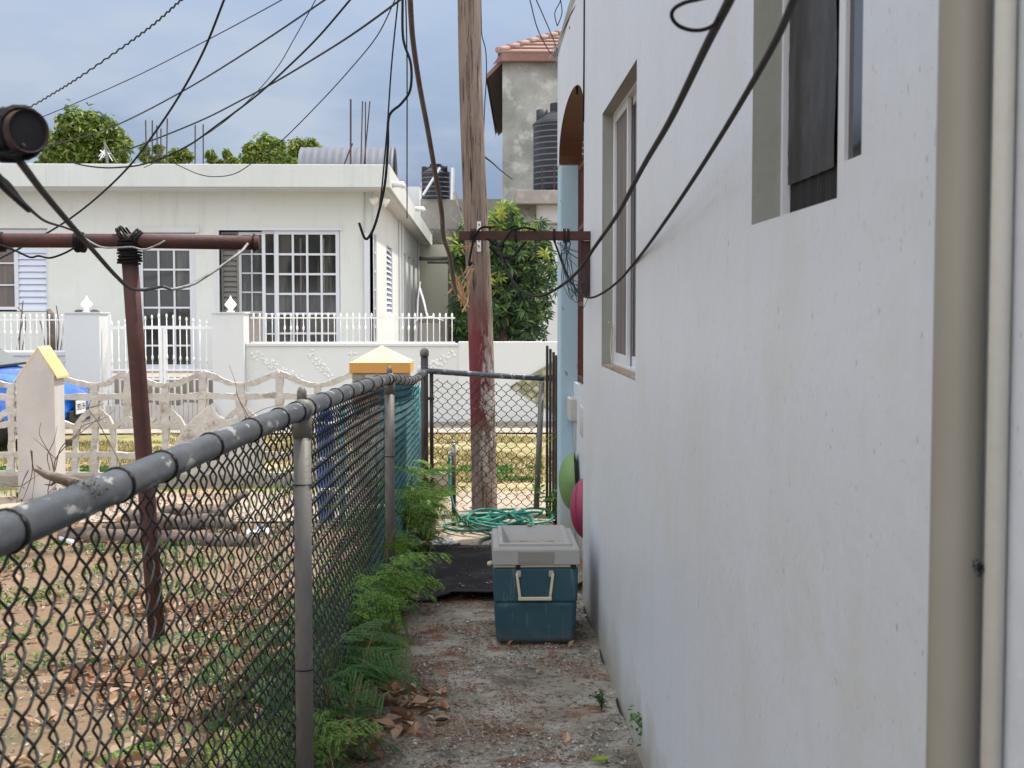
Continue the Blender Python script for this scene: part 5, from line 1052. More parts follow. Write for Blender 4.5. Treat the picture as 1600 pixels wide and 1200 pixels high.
# curtain edges inside the sliding door
for px in (470, 506):
    a = Wp(px, 540); MB().box(a.x - .01, a.x + .012, YF + .058, YF + .066, Wp(500, 540).z, Wp(500, 372).z).build('curtain_edge', D['curtain'], wh)
# side openings
for i, h in enumerate(SH):
    ya, yb, za, zb_ = h[0] + YF, h[1] + YF, h[2] + z_b, h[3] + z_b
    if i == 0:
        o = MB().box(SX - .05, SX - .002, ya + .004, ya + .08, za, zb_).box(SX - .05, SX - .002, yb - .12, yb - .004, za, zb_).build('side_window', D['alu'], wh)
        MB().quad((SX - .04, ya, za), (SX - .04, yb, za), (SX - .04, yb, zb_), (SX - .04, ya, zb_)).build('pane', D['glass'], o)
        g = MB()
        for k in range(7): z = za + (zb_ - za) * k / 6; g.box(SX - .03, SX + .002, ya + .08, yb - .12, z - .014, z + .014)
        g.build('glazing_bar', D['alu'], o)
    elif i == 1:
        g = MB(); nn = 13
        for k in range(nn): z = za + (zb_ - za) * k / nn; g.add([(SX + .0, ya + .03, z), (SX + .0, yb - .03, z), (SX - .06, yb - .03, z + (zb_ - za) / nn), (SX - .06, ya + .03, z + (zb_ - za) / nn)], [(0, 1, 2, 3)])
        g.build('louvre_blades', D['louvre'], wh); MB().quad((SX - .08, ya, za), (SX - .08, yb, za), (SX - .08, yb, zb_), (SX - .08, ya, zb_)).build('pane', D['glass'], wh)
    else: MB().quad((SX - .10, ya, za), (SX - .10, yb, za), (SX - .10, yb, zb_), (SX - .10, ya, zb_)).build('pane', D['curtain'], wh)
for px in (622.5, 627, 652):
    y = sy(px); MB().tube([(SX + .03, y, 0), (SX + .03, y, 3.3)], .022, 8).build('wall_pipe', D['bwall'], wh)
# floodlights under the corner
for px, py, r_ in ((586, 313, -1), (600, 315, 1)):
    c_ = P(px, py, 20.2); MB().lathe([(.03, -.06), (.045, -.03), (.075, .06), (.07, .07), (0, .06)], c_, 16, Matrix.Rotation(R(120) * r_, 4, 'Y')).build('floodlight', D['ac'], wh, smooth=True)
for px, py in ((614, 288), (650, 326), (680, 358)):
    y = abs(ra.x) * FPX / max(748 - px, 5); y = min(max(y, 20.2), 39.0)
    z = P(600, py, y).z; MB().tube([(ra.x - .02, y, z), (ra.x + .16, y, z), (ra.x + .18, y, z - .05)], .045, 10).build('roof_spout', D['whitep'], wh, smooth=True)
# porch floor
tag(MB().box(-11, -1.2, 17.8, YF - .002, -.04, .63).box(-11, -.75, YF, 39, -.04, .0).build('terrace', D['kerb']), kind='structure')

# boundary wall with pillars, railings, gate
YB = 17.5
Bp = lambda px, py: P(px, py, YB)
bw = empty('boundary_wall', (Bp(545, 480).x, YB, 0), 'low white boundary wall with pebble inlay strips below the spear railing', 'wall')
a, b = Bp(384, 541), Bp(716, 543)
MB().box(a.x, b.x, YB, YB + .15, -.05, a.z).build('wall', D['bwall'], bw)
MB().box(a.x, b.x, YB - .02, YB + .17, a.z + .001, a.z + .035).build('coping', D['bwall'], bw, bevel=.004)
def inlay(x0_, y0_, x1_, y1_, w, par, m=D['pebble']):
    s = MB(); rs = random.Random(int(x0_)); a = Bp(x0_, y0_); b = Bp(x1_, y1_); t = (b - a); L_ = t.length; t.normalize(); u = Vector((-t.z, 0, t.x)); n_ = int(L_ * w * 1700)
    for k in range(n_):
        c = a + t * rs.uniform(0, L_) + u * rs.uniform(-w, w); r_ = rs.uniform(.012, .022); c.y = YB - .002
        s.lathe([(r_, -.002), (r_ * .8, .008), (0, .013)], c, 6, Matrix.Rotation(R(90), 4, 'X'))
    s.build('pebble_inlay', m, par)
inlay(394, 551, 472, 596, .055, bw); inlay(484, 550, 520, 594, .055, bw); inlay(548, 548, 556, 560, .05, bw); inlay(668, 578, 708, 550, .055, bw)
bl = empty('boundary_wall', (Bp(50, 480).x, YB, 0), 'low white boundary wall left of the gate pillar behind the car', 'wall')
a, b = Bp(-120, 556), Bp(105, 556)
MB().box(a.x, b.x, YB, YB + .15, -.05, a.z).build('wall', D['bwall'], bl); MB().box(a.x, b.x, YB - .02, YB + .17, a.z + .001, a.z + .05).build('coping', D['bwall'], bl, bevel=.004)
inlay(80, 568, 102, 562, .03, bl)
brw = empty('boundary_wall', (Bp(800, 480).x, YB, 0), 'taller bright white boundary wall with mossy stone wedge behind the timber pole', 'wall')
a, b = Bp(716, 534), Bp(1010, 534)
MB().box(a.x, b.x, YB - .01, YB + .16, -.05, a.z).build('wall', D['bwall'], brw, bevel=.006)
MB().prism([P(x, y, YB - .03) for x, y in ((797, 604), (872, 561), (910, 575), (910, 660), (872, 650))], (0, .019, 0)).build('stone_wedge', D['stoneclad'], brw)
MB().box(Bp(384, 480).x, Bp(1000, 480).x, YB - .06, YB - .022, -.04, .055).build('footing', D['kerb'], bw)
# gate pillars + finials
def gpillar(px0, px1, pyt, label, broken):
    a, b = Bp(px0, pyt), Bp(px1, pyt); w = b.x - a.x
    o = empty('gate_pillar', ((a.x + b.x) / 2, YB + .1, 0), label, 'pillar', 'white gate pillars with finials')
    MB().box(a.x, b.x, YB - .12, YB - .12 + w, -.05, a.z).build('shaft', D['bwall'], o, bevel=.006)
    MB().box(a.x - .015, b.x + .015, YB - .135, YB - .105 + w, a.z + .001, a.z + .02).build('cap', D['bwall'], o)
    c_ = ((a.x + b.x) / 2, YB - .12 + w / 2, a.z + .02); k = .0082
    f = MB().lathe([(6.5 * k, 0), (6.5 * k, 1.5 * k), (4 * k, 3 * k), (3.6 * k, 4.5 * k), (6 * k, 7 * k), (9.2 * k, 10.5 * k), (9.6 * k, 12.5 * k), (8.5 * k, 14.5 * k), (5 * k, 18 * k), (2.6 * k, 21 * k), (1.5 * k, 24 * k), (0, 27 * k)], c_, 22)
    f.build('finial', D['whitepaint'], o, smooth=True)
    if broken:
        rs_ = np.random.RandomState(5); s = MB()
        for sgn in (-1, 1):
            v = [(c_[0] + sgn * .10 + .055 * math.cos(t) * (1 + .2 * mnoise.noise(Vector((t, sgn, z_)))), c_[1] - .02, c_[2] + z_) for z_, t in [(abs(math.sin(t_)) * .035, t_) for t_ in np.linspace(0, math.pi, 9)]]
            s.prism(v, (0, .06, 0))
        s.build('broken_ledge', D['mossy'], o)
gpillar(105, 159, 490, 'white gate pillar with a chipped finial left of the iron gate', True)
gpillar(334, 383, 490, 'white gate pillar with a whole finial right of the iron gate', False)
# railings
def picket(h, knob, r=.0065):
    m_ = MB().tube([(0, 0, 0), (0, 0, h - .05)], r, 6); m_.lathe([(r, h - .06), (.014, h - .045), (.014, h - .03), (.010, h - .01), (0, h)], (0, 0, 0), 8)
    if knob: m_.lathe([(r, knob - .035), (.014, knob - .012), (.014, knob + .012), (r, knob + .035)], (0, 0, 0), 8)
    return m_
def railing(px0, px1, n, zb_, h, label, rails, knobs, y=YB + .07, slope=0):
    a, b = P(px0, 0, y), P(px1, 0, y); o = empty('spear_railing', ((a.x + b.x) / 2, y, zb_), label, 'railing', 'white spear railings')
    rr = MB()
    for z in rails: rr.box(a.x, b.x, y - .012, y + .012, zb_ + z - .009, zb_ + z + .009)
    rr.build('rail', D['whitepaint'], o)
    protos = {}
    for i in range(n):
        kn = i in knobs; x = a.x + (b.x - a.x) * (i + .5) / n
        if kn not in protos:
            c_ = picket(h, .5 * h * 1.0 if kn else 0).build('picket', D['whitepaint'], None, base=(0, 0, 0), smooth=True); protos[kn] = c_; c = c_
        else: c = protos[kn].copy(); COL.objects.link(c)
        c.parent = o; c.location = (x - (a.x + b.x) / 2, 0, 0)
    return o
zr = Bp(500, 541).z + .036
railing(386, 710, 33, zr, .40, 'long white spear railing on the wall below the large window', (.012, .335), {5, 6, 7, 8, 15, 16, 17, 18, 24, 25, 26})
railing(-110, 103, 21, Bp(500, 556).z + .051, .50, 'white spear railing on the wall left of the chipped gate pillar', (.012, .42), {9, 10, 11, 12, 13, 14, 15})
# iron gate: two leaves
def leaf(px0, px1, label, hinge_left):
    y = YB + .03; a, b = P(px0, 0, y), P(px1, 0, y); zb_ = .12; o = empty('iron_gate', ((a.x + b.x) / 2, y, zb_), label, 'gate', 'two leaves of the white iron gate')
    zt1 = Bp(500, 512).z; zt2 = Bp(500, 578).z; f = MB()
    for z, t in ((zb_ + .02, .015), (zt1, .018), (zt2, .012), (Bp(500, 592).z, .012)): f.box(a.x, b.x, y - .014, y + .014, z - t, z + t)
    for x in (a.x + .015, b.x - .015): f.box(x - .018, x + .018, y - .018, y + .018, zb_, zt1 + .17 if (x > a.x + .1) != hinge_left else zt1 + .02)
    f.build('leaf_frame', D['whitepaint'], o); n = 8; pr = {}
    for i in range(n):
        x = a.x + (b.x - a.x) * (i + .5) / n; k = (i if hinge_left else n - 1 - i) / n; hh = zt1 - zb_ + .08 + .12 * k
        c = picket(hh, hh * .58).build('picket', D['whitepaint'], None, base=(0, 0, 0), smooth=True); c.parent = o; c.location = (x - (a.x + b.x) / 2, 0, 0)
    hf = MB()
    for i in range(n): x = a.x + (b.x - a.x) * (i + 1) / n - .03; hf.tube([(x, y, zb_), (x, y, zt2 - .09)], .007, 6)
    hf.build('lower_bar', D['whitepaint'], o)
leaf(161, 246, 'left leaf of the white iron gate next to the chipped pillar', True); leaf(248, 332, 'right leaf of the white iron gate next to the whole pillar', False)
# picket pallets behind the screen wall, planters
pk = MB(); a = P(155, 0, 17.3); b = P(330, 0, 17.3); rs = random.Random(4)
for i in range(24):
    x = a.x + (b.x - a.x) * i / 24
    if i in (7, 8): continue
    pk.box(x, x + .055, 17.28, 17.30, -.03, .30 + rs.uniform(-.02, .03))
pk.box(a.x, b.x, 17.302, 17.315, .2, .24)
tag(pk.build('low_picket_screen', D['pillar'], base=((a.x + b.x) / 2, 17.3, 0)), 'low row of short grey pickets at the foot of the iron gate', 'picket fence')
# dried trunk behind left railing, wheelie bin
tk = empty('dry_bush', (P(80, 480, 18.2).x, 18.2, .6), 'dry grey stump with leafless stems behind the left spear railing', 'bush')
MB().tube([P(83, 556, 18.2), P(82, 520, 18.2), P(80, 495, 18.2), P(76, 483, 18.2)], [.075, .06, .06, .03], 10, jit=.2).build('trunk', D['bark'], tk, smooth=True)
t_ = MB()
for (pa, pb_, pc_) in (((30, 552), (32, 510), (36, 470)), ((34, 552), (40, 500), (28, 480)), ((72, 552), (66, 515), (62, 500)), ((90, 552), (92, 510), (88, 478)), ((94, 550), (98, 520), (96, 490)), ((26, 552), (30, 525), (38, 492))): t_.tube(smooth_path([P(*pa, 18.2), P(*pb_, 18.2), P(*pc_, 18.2)], 4), .008, 5)
t_.build('stem', D['twig'], tk)
bn = empty('wheelie_bin', (P(671, 480, 19.0).x, 19.0, .3), 'grey lidded bin draped with clear plastic behind the spear railing', 'bin')
a, b = P(655, 560, 19.0), P(689, 504, 19.0); mb = MB(); taper_box(mb, a.x, b.x, 18.85, 19.3, 0.0, b.z, .025); mb.build('body', D['bin'], bn, bevel=.01)
mb = MB(); nn = 12; vs = [(a.x - .04 + (b.x - a.x + .08) * i / nn, 18.8 + .55 * j / 6, b.z + .02 + .05 * math.sin(math.pi * i / nn) + .05 * abs(mnoise.noise(Vector((i * .8, j * 1.2, 0))))) for j in range(7) for i in range(nn + 1)]
mb.add(vs, [(j * (nn + 1) + i, j * (nn + 1) + i + 1, (j + 1) * (nn + 1) + i + 1, (j + 1) * (nn + 1) + i) for j in range(6) for i in range(nn)]); mb.build('lid', D['whitep'], bn, smooth=True)
tag(MB().tube([P(651, 540, 19.3), P(653, 470, 19.3), P(657, 440, 19.3)], .012, 6).tube([P(668, 495, 19.1), P(662, 470, 19.2), P(656, 450, 19.3)], .014, 6).build('leaning_pipe', D['whitep'], base=P(655, 540, 19.3)), 'thin white pipes leaning behind the draped bin', 'pipe')

# ------------------------------------------------------------------ things on the white roof
ZR = ra.z
def rebar(px, pyt, d, tilt=0, r=.011, g='rebars standing on the roof', label=''):
    b = P(px, 300, d); t = P(px + tilt, pyt, d)
    tag(MB().tube([(b.x, d, ZR - .02), (t.x, d, t.z)], r, 6).build('rebar', D['rebar'], base=(b.x, d, ZR)), label, 'rebar', g)
nm = ['leftmost, slightly leaning rebar of the group of five left of the roof', 'second rebar from the left in the group of five', 'third, shorter rebar in the group of five', 'fourth and shortest rebar in the group of five', 'tallest upright rebar at the right of the group of five']
for i, (px, py, ti_) in enumerate(((229.5, 188, -2), (238, 188, 0), (247, 196, -2), (251.5, 201, 0), (260, 185, 1.5))): rebar(px, py, 21.5 + .1 * (i % 3), ti_, label=nm[i])
rebar(305, 195, 21.6, label='left one of the two lone rebars in mid roof'); rebar(318, 194, 21.6, -.5, label='right one of the two lone rebars in mid roof')
rebar(548, 155, 21.5, 0, .016, label='thickest tall rebar in front of the grey ribbed cover'); rebar(563.5, 158, 21.5, 3, label='left rebar of the close cluster before the grey cover')
rebar(571, 159, 21.6, 0, label='middle straight rebar of the close cluster before the grey cover'); rebar(567, 158, 21.7, 11, label='right leaning rebar of the close cluster before the grey cover')
rebar(529, 224, 21.6, 22, .012, label='short slanting rebar leaning right before the grey cover')
an = empty('roof_antenna', (P(165, 480, 22).x, 22, ZR), 'bent white antenna bracket on the roof before the large tree', 'antenna')
MB().tube([P(168, 256, 22), P(166, 235, 22), P(163, 221, 22)], .02, 6).tube([P(163, 222, 22), P(172, 238, 22), P(182, 254, 22)], .008, 5).build('mast', D['galv'], an)
t_ = MB(); rs = random.Random(12)
for k in range(7): t_.tube([P(165 + rs.uniform(-2, 2), rs.uniform(232, 245), 22), P(158 + rs.uniform(-4, 14), rs.uniform(228, 250), 22), P(156 + rs.uniform(-2, 20), rs.uniform(240, 252), 22)], .007, 4)
t_.build('wire', D['whitep'], an)
# ribbed cover
rc = empty('ribbed_cover', (P(540, 480, 24).x, 24, ZR), 'grey ribbed barrel shaped cover with dark open end lying on the white roof', 'roof cover')
xa_, xb_ = P(466, 480, 23.6).x, P(612, 480, 23.6).x; rad = .72; zc = P(600, 224, 23.6).z - rad; mb = MB(); nn = 46; na_ = 22; v = []
for i in range(nn + 1):
    x = xa_ + (xb_ - xa_) * i / nn; rr = rad * (1 + .018 * abs(math.cos(i * math.pi / 3.6)))
    for j in range(na_ + 1): t = math.pi * (j / na_) * 1.1 - .16; v.append((x, 24.3 - rr * math.cos(t), zc + rr * math.sin(t)))
mb.add(v, [(i * (na_ + 1) + j, i * (na_ + 1) + j + 1, (i + 1) * (na_ + 1) + j + 1, (i + 1) * (na_ + 1) + j) for i in range(nn) for j in range(na_)])
mb.build('shell', D['corr'], rc, smooth=True)
MB().add([(xb_ - .06, 24.3 - rad * .98 * math.cos(t), zc + rad * .98 * math.sin(t)) for t in np.linspace(-.1, math.pi + .1, 24)], [tuple(range(24))]).build('painted_dark_end', D['black'], rc)  # black sheet paints the shade inside the open end
ed = MB().tube([(xb_ + .0, 24.3 - rad * 1.0 * math.cos(t), zc + rad * 1.0 * math.sin(t)) for t in np.linspace(-.1, math.pi + .1, 30)], .035, 8); ed.build('rim', D['corr'], rc, smooth=True)

# ------------------------------------------------------------------ neighbours behind
gw = empty('block_wall', (-1, 38, 0), 'high plain grey block wall carrying the small black tank', 'wall')
a, b = P(657, 358, 38), P(790, 311, 38)
MB().box(a.x, b.x + .5, 38, 38.25, a.z, b.z).build('upper_wall', D['block'], gw); MB().box(a.x - .4, b.x + .5, 37.95, 38.3, -.05, a.z).build('lower_wall', D['mossy'], gw)
cw_ = empty('cream_shed', (P(678, 480, 33).x, 34, 0), 'pale cream shed wall at the end of the side yard', 'shed')
a, b = P(648, 540, 33.2), P(700, 382, 33.2)
MB().box(a.x - .6, b.x, 36.4, 37.9, -.05, P(600, 382, 36.4).z).build('wall', D['paleyel'], cw_)
MB().tube([P(652, 404, 35), P(701, 404, 35)], .055, 12).tube([P(668, 410, 35.5), P(700, 410, 35.5)], .035, 10).build('pipe', D['galv'], cw_, smooth=True)
MB().box(P(700, 480, 35).x, P(706, 480, 35).x, 35, 35.1, 0, P(600, 398, 35).z).build('post', D['mossy'], cw_)
def tank(px, pyt, pyb, d, r, label, h):
    c_ = P(px, pyb, d); o = empty('water_tank', c_, label, 'water tank', 'black water tanks'); c_ = Vector(c_); zt = P(600, pyt, d).z; H = zt - c_.z
    MB().lathe([(r, 0), (r, H * .72), (r * 1.03, H * .73), (r * 1.03, H * .75), (r * .95, H * .78), (r * .42, H * .90), (r * .42, H * .99), (0, H)], c_, 36).build('tank_body', D['tank'], o, smooth=False)
    rb = MB()
    for k in range(h): z = H * .06 + H * .66 * k / (h - 1); rb.lathe([(r * 1.0, z - .012), (r * 1.018, z), (r * 1.0, z + .012)], c_, 36)
    rb.build('rib', D['tankline'], o, smooth=True)
    for ox, oy in ((-r * .7, 0), (r * .55, -.2)): MB().lathe([(.12, H * .76), (.12, H * .92), (0, H * .93)], c_ + Vector((ox, oy, 0)), 14).build('inlet_cap', D['tank'], o, smooth=True)
tank(681, 256, 311, 37.9 + .3, .40, 'small black water tank on top of the plain grey block wall', 6)
tank(878, 160, 298, 28.0, .60, 'large black ribbed water tank on the ledge of the tall grey house', 11)
MB_ = MB().tube([P(707, 312, 37.6), P(708, 262, 37.6)], .05, 8).tube([P(661, 305, 37.5), P(688, 262, 37.5)], .035, 6); tag(MB_.build('tank_brace', D['whitep'], base=P(707, 312, 37.6)), 'white pipe and diagonal brace around the small black tank', 'pipe')
bt_ = MB().tube([P(731, 365, 37.4), P(722, 335, 37.4), P(710, 300, 37.4)], .05, 6); tag(bt_.build('leaning_pole', D['plank'], base=P(731, 365, 37.4)), 'thin grey stick leaning left of the timber pole against the block wall', 'stick')
bt_ = MB().tube([P(727, 356, 37.4), P(703, 340, 37.4)], .04, 6); tag(bt_.build('leaning_pole', D['plank'], base=P(727, 356, 37.4)), 'short low stick slanting on the plain block wall', 'stick')
# white striped roof piece between
rs_o = MB()
for k in range(6): a = P(636, 285 + k * 6, 33); rs_o.box(a.x, P(660 + k * 1.5, 480, 33).x, 41.0 - .02 * k, 41.3, P(600, 286 + k * 6, 41).z - .07, P(600, 286 + k * 6, 41).z)
wr_ = empty('white_shutter_house', (P(645, 480, 41).x, 41, 0), 'sliver of white slatted house seen over the long roof edge', 'house')
rs_o.build('slatted_gable', D['whitep'], wr_); MB().box(P(630, 480, 41).x, P(655, 480, 41).x, 41.3, 43, -.05, P(600, 290, 41).z).build('wall', D['bwall'], wr_)

# tall grey house
YT = 30.0
th = empty('grey_house', (1.8, 33, 0), 'tall raw cement house with brown eaves and terracotta roof', 'house')
th.rotation_euler = (0, 0, 0)
a = P(785, 98, YT); zt3 = a.z
rotk = .035
def rx(x, y): return x + (y - YT) * rotk
tb = MB(); X0_, X1_ = a.x, 6.5
v = [(rx(X0_, YT), YT, -.05), (X1_, YT, -.05), (X1_, YT + 10, -.05), (rx(X0_, YT + 10), YT + 10, -.05)]; v += [(x, y, zt3) for x, y, _ in v]
tb.add(v, [(0, 1, 5, 4), (1, 2, 6, 5), (2, 3, 7, 6), (3, 0, 4, 7), (4, 5, 6, 7)]).build('wall', D['stucco'], th)
ev = .36; q0 = P(787, 98, YT).z; q1 = P(600, 82, YT - .2).z; xe = P(761, 480, YT).x
so_ = MB(); v = [(xe, YT + .05, q0 - .32), (rx(X0_, YT) + .0, YT + .05, q0 - .02), (rx(X0_, YT + 10), YT + 10, q0 - .02), (rx(xe, YT + 10) + .05, YT + 10, q0 - .32)]
so_.add(v, [(0, 1, 2, 3)]).build('side_soffit', D['soffit'], th)
rf_ = MB(); v = [(xe - .02, YT + .04, q0 - .36), (xe - .02, YT + .04, q0 - .26), (rx(X0_, YT) - .02, YT + .02, q0 + .10), (rx(X0_, YT) - .02, YT + .02, q0 - .02)]
rf_.add(v + [(p_[0] + 10 * rotk, p_[1] + 10, p_[2]) for p_ in v], [(0, 1, 2, 3), (1, 0, 4, 5), (2, 1, 5, 6)]).build('side_eave', D['fasciabrown'], th)
MB().box(rx(X0_, YT) - .03, X1_ + .3, YT - .28, YT - .2, q0 - .01, q1).box(rx(X0_, YT) - .03, X1_ + .3, YT - .2, YT, q0 - .004, q0 + .02).build('front_eave', D['fasciabrown'], th, bevel=.01)
MB().add([(rx(X0_, YT) - .03, YT - .24, q1), (rx(X0_, YT) - .22, YT + .0, q0 - .05), (rx(X0_, YT) - .03, YT - .2, q0)], [(0, 1, 2)]).build('gutter_end', D['fasciabrown'], th)
rt = MB(); rx0 = P(818, 82, YT - .25).x; zap = P(600, 20, YT + 3).z
base_l = Vector((rx(X0_, YT) - .1, YT - .27, q1)); base_r = Vector((X1_ + .3, YT - .27, q1)); bk_l = Vector((rx(X0_, YT) - .1, YT + 10.2, q1)); bk_r = Vector((X1_ + .3, YT + 10.2, q1)); a1 = Vector((3.3, YT + 4.6, q1 + 1.75)); a2 = Vector((3.3, YT + 5.4, q1 + 1.75))
rt.add([tuple(x) for x in (base_l, base_r, bk_r, bk_l, a1, a2)], [(0, 1, 4), (1, 2, 5, 4), (2, 3, 5), (3, 0, 4, 5)]).build('tiled_roof', D['rooftile'], th)
hp_ = MB(); 
for k in range(12):
    t0, t1 = k / 12, (k + 1) / 12; hp_.tube([base_l.lerp(a1, t0) + Vector((0, 0, .05)), base_l.lerp(a1, t1 + .01) + Vector((0, 0, .02))], [.075, .06], 10)
for k in range(9): t = k / 9 * .9; hp_.tube([Vector((base_l.x + (a1.x - base_l.x) * t, base_l.y + (a1.y - base_l.y) * t, base_l.z + 1.75 * t + .02)), Vector((5.0, base_l.y + (a1.y - base_l.y) * t, base_l.z + 1.75 * t + .02))], .03, 6)
hp_.build('ridge_tiles', D['rooftile'], th, smooth=True)
a, b = P(806, 318, 27), P(1000, 297, 27)
MB().box(a.x, b.x, 27, YT - .003, a.z, b.z).build('ledge', D['block'], th, bevel=.01)
MB().prism([P(806, 319, 27.3), P(838, 319, 27.3), P(838, 345, 27.3), P(800, 352, 27.3)], (0, .2, 0)).build('ledge_bracket', D['mossy'], th)
MB().box(P(837, 480, 27.4).x, b.x, 27.4, YT - .004, -.05, a.z - .003).build('lower_wall', D['bwall'], th)
MB().box(P(837, 480, 27.3).x, b.x, 27.3, 27.39, P(600, 360, 27.3).z, P(600, 353, 27.3).z).box(P(837, 480, 27.3).x, b.x, 27.3, 27.39, P(600, 349, 27.3).z, P(600, 347, 27.3).z).build('moulding', D['block'], th)
for px in (847, 866): tag(MB().tube([P(px, 299, 27.1), P(px, 262 if px < 850 else 260, 27.1)], .018, 6).build('rebar', D['rebar'], base=P(px, 299, 27.1)), 'thin rebar before the large ribbed tank, ' + ('nearer its left edge' if px < 850 else 'nearer its middle'), 'rebar', 'rebars before the large tank')

# ------------------------------------------------------------------ trees
def crown(blobs, per, size, asp, seed, up=.5, m=None, par=None, droop=0, name='foliage'):
    rs = np.random.RandomState(seed); mb = MB()
    for (c, r, k) in blobs:
        n = int(per * k); d = rs.normal(size=(n, 3)); d /= np.linalg.norm(d, axis=1)[:, None]
        rad = np.array(r) * (rs.uniform(.25, 1, n) ** .45)[:, None] if np.ndim(r) else r * np.abs(rs.normal(.72, .34, n))[:, None]
        nz_ = np.array([1 + .35 * mnoise.noise(Vector(tuple(q * 2.3 + seed))) for q in d])
        p_ = np.array(tuple(c)) + d * rad * nz_[:, None]
        leaves(mb, p_, d * .6 + np.array([0, 0, up]) + rs.normal(size=(n, 3)) * .5, size * rs.uniform(.6, 1.25, n), asp, rs, .25, tip=d * .6 + np.array([0, 0, -droop]))
    return mb.build(name, m, par)
def far_tree(px, pyc, d, rpx, rpy, label, seed, per, size, nb=12, m='leaf_far', ht=1.0):
    c = P(px, pyc, d); k = d / FPX; rs = random.Random(seed); o = empty('tree', (c.x, d, 0), label, 'tree', 'trees beyond the white roof')
    bl = []
    for i in range(nb):
        a = rs.uniform(0, 6.28); e_ = rs.uniform(-.5, 1); rr = rs.uniform(.35, .85)
        bl.append((c + Vector((math.cos(a) * rpx * k * rr * math.sqrt(1 - min(.95, e_ * e_ * .9)), math.sin(a) * rpx * k * rr, e_ * rpy * k * .62)), rpx * k * rs.uniform(.13, .30), rs.uniform(.5, 1.2)))
    crown(bl, per, size, .42, seed, m=D[m], par=o)
    t = MB().tube([(c.x, d, -.05), (c.x + .1, d, c.z * .5), (c.x, d, c.z - .2)], [.22, .16, .08], 10)
    for i in range(6): b = bl[i % len(bl)][0]; t.tube([(c.x, d, c.z - rpy * k * .6), tuple((Vector((c.x, d, c.z - .3)) + b) / 2), tuple(b)], [.07, .045, .015], 6)
    t.build('trunk', D['bark'], o, smooth=True)
far_tree(139, 234, 45, 66, 56, 'large round leafy tree rising behind the roof at the left', 3, 620, .25, 62)
far_tree(70, 258, 50, 18, 22, 'small low tree top left of the large round tree', 4, 300, .18, 9)
far_tree(240, 246, 40, 24, 26, 'small tree top showing behind the group of five rebars', 5, 300, .18, 11)
far_tree(288, 250, 42, 26, 26, 'small rounded tree top by the two lone rebars', 6, 300, .17, 12)
far_tree(348, 248, 43, 26, 28, 'small spiky tree top right of the two lone rebars', 7, 260, .19, 11)
far_tree(422, 250, 38, 46, 40, 'medium bright tree crown left of the grey ribbed cover', 8, 420, .18, 24)
far_tree(480, 244, 42, 46, 30, 'tree crown partly behind the grey ribbed cover', 9, 360, .18, 16)

# yard tree added out of frame to darken the near wall, after window reflections
yt = empty('unseen_yard_tree', (-4.7, .4, 0), 'leafy yard tree added out of view at the left, after foliage mirrored in the near window', 'tree')
rs = random.Random(77); crown([(Vector((-4.7 + rs.uniform(-1.4, 1.4), .2 + rs.uniform(-2.0, 1.7), 3.5 + rs.uniform(-1.1, 1.5))), rs.uniform(.5, .85), 1) for _ in range(26)], 420, .17, .4, 77, m=D['leaf_far'], par=yt)
MB().tube([(-4.7, .4, -.05), (-4.75, .4, 1.2), (-4.6, .3, 2.4), (-4.7, .2, 3.8)], [.16, .13, .10, .05], 12).tube([(-4.62, .3, 2.2), (-4.0, 1.0, 3.2)], [.07, .03], 8).tube([(-4.65, .3, 2.0), (-5.3, -.8, 3.3)], [.07, .03], 8).build('trunk', D['bark'], yt, smooth=True)
# mango-like tree behind the right boundary wall: long leaves in rosettes
mt_ = empty('broadleaf_tree', (P(785, 480, 19.2).x, 19.2, 0), 'dense glossy tree with drooping long leaves behind the timber pole', 'tree')
rs = np.random.RandomState(17); mbx = MB(); mby = MB(); k = 19.2 / FPX
env = [((735, 400), 28, 60), ((765, 370), 30, 40), ((790, 345), 22, 25), ((800, 400), 45, 60), ((840, 430), 32, 55), ((770, 470), 48, 60), ((825, 500), 34, 40), ((722, 470), 16, 60), ((740, 515), 28, 40), ((795, 330), 14, 14), ((845, 375), 14, 30), ((716, 395), 12, 30)]
for (cx_, cy_), rw, rh in env:
    nr = int(rw * rh / 19)
    for i in range(nr):
        a = rs.uniform(0, 6.283); r_ = rs.uniform(0, 1) ** .6; px_, py_ = cx_ + math.cos(a) * rw * r_, cy_ + math.sin(a) * rh * r_
        if px_ > 868: continue
        depth = 19.2 + rs.uniform(-.55, .5) * math.sqrt(max(0, 1 - r_ * r_ * .8)) + .1
        c = np.array(tuple(P(px_, py_, depth))); nl = rs.randint(6, 10)
        axis = np.array([rs.normal() * .4, -.7, .5 + rs.normal() * .3]); axis /= np.linalg.norm(axis)
        u = np.cross(axis, [1, 0, .1]); u /= np.linalg.norm(u); w = np.cross(axis, u)
        L_ = rs.uniform(.11, .17); ang = rs.uniform(0, 6.28) + np.arange(nl) * 2.399
        dirs = (np.cos(ang)[:, None] * u + np.sin(ang)[:, None] * w) * .9 + axis * .25 + np.array([0, 0, -.35]); dirs /= np.linalg.norm(dirs, axis=1)[:, None]
        young = (cy_ - py_ > rh * .2 and rs.rand() < .22) or py_ < 342 and rs.rand() < .6
        leaves(mby if young else mbx, c + dirs * L_ * .5, axis + dirs * .2 + rs.normal(size=(nl, 3)) * .15, L_, .27, rs, .18, tip=dirs * 3)
mbx.build('foliage', D['leaf_mango'], mt_); mby.build('young_foliage', D['leaf_young'], mt_)
t = MB().tube([P(790, 660, 19.4), P(788, 540, 19.4), P(785, 480, 19.4), P(780, 420, 19.4)], [.09, .08, .06, .03], 10)
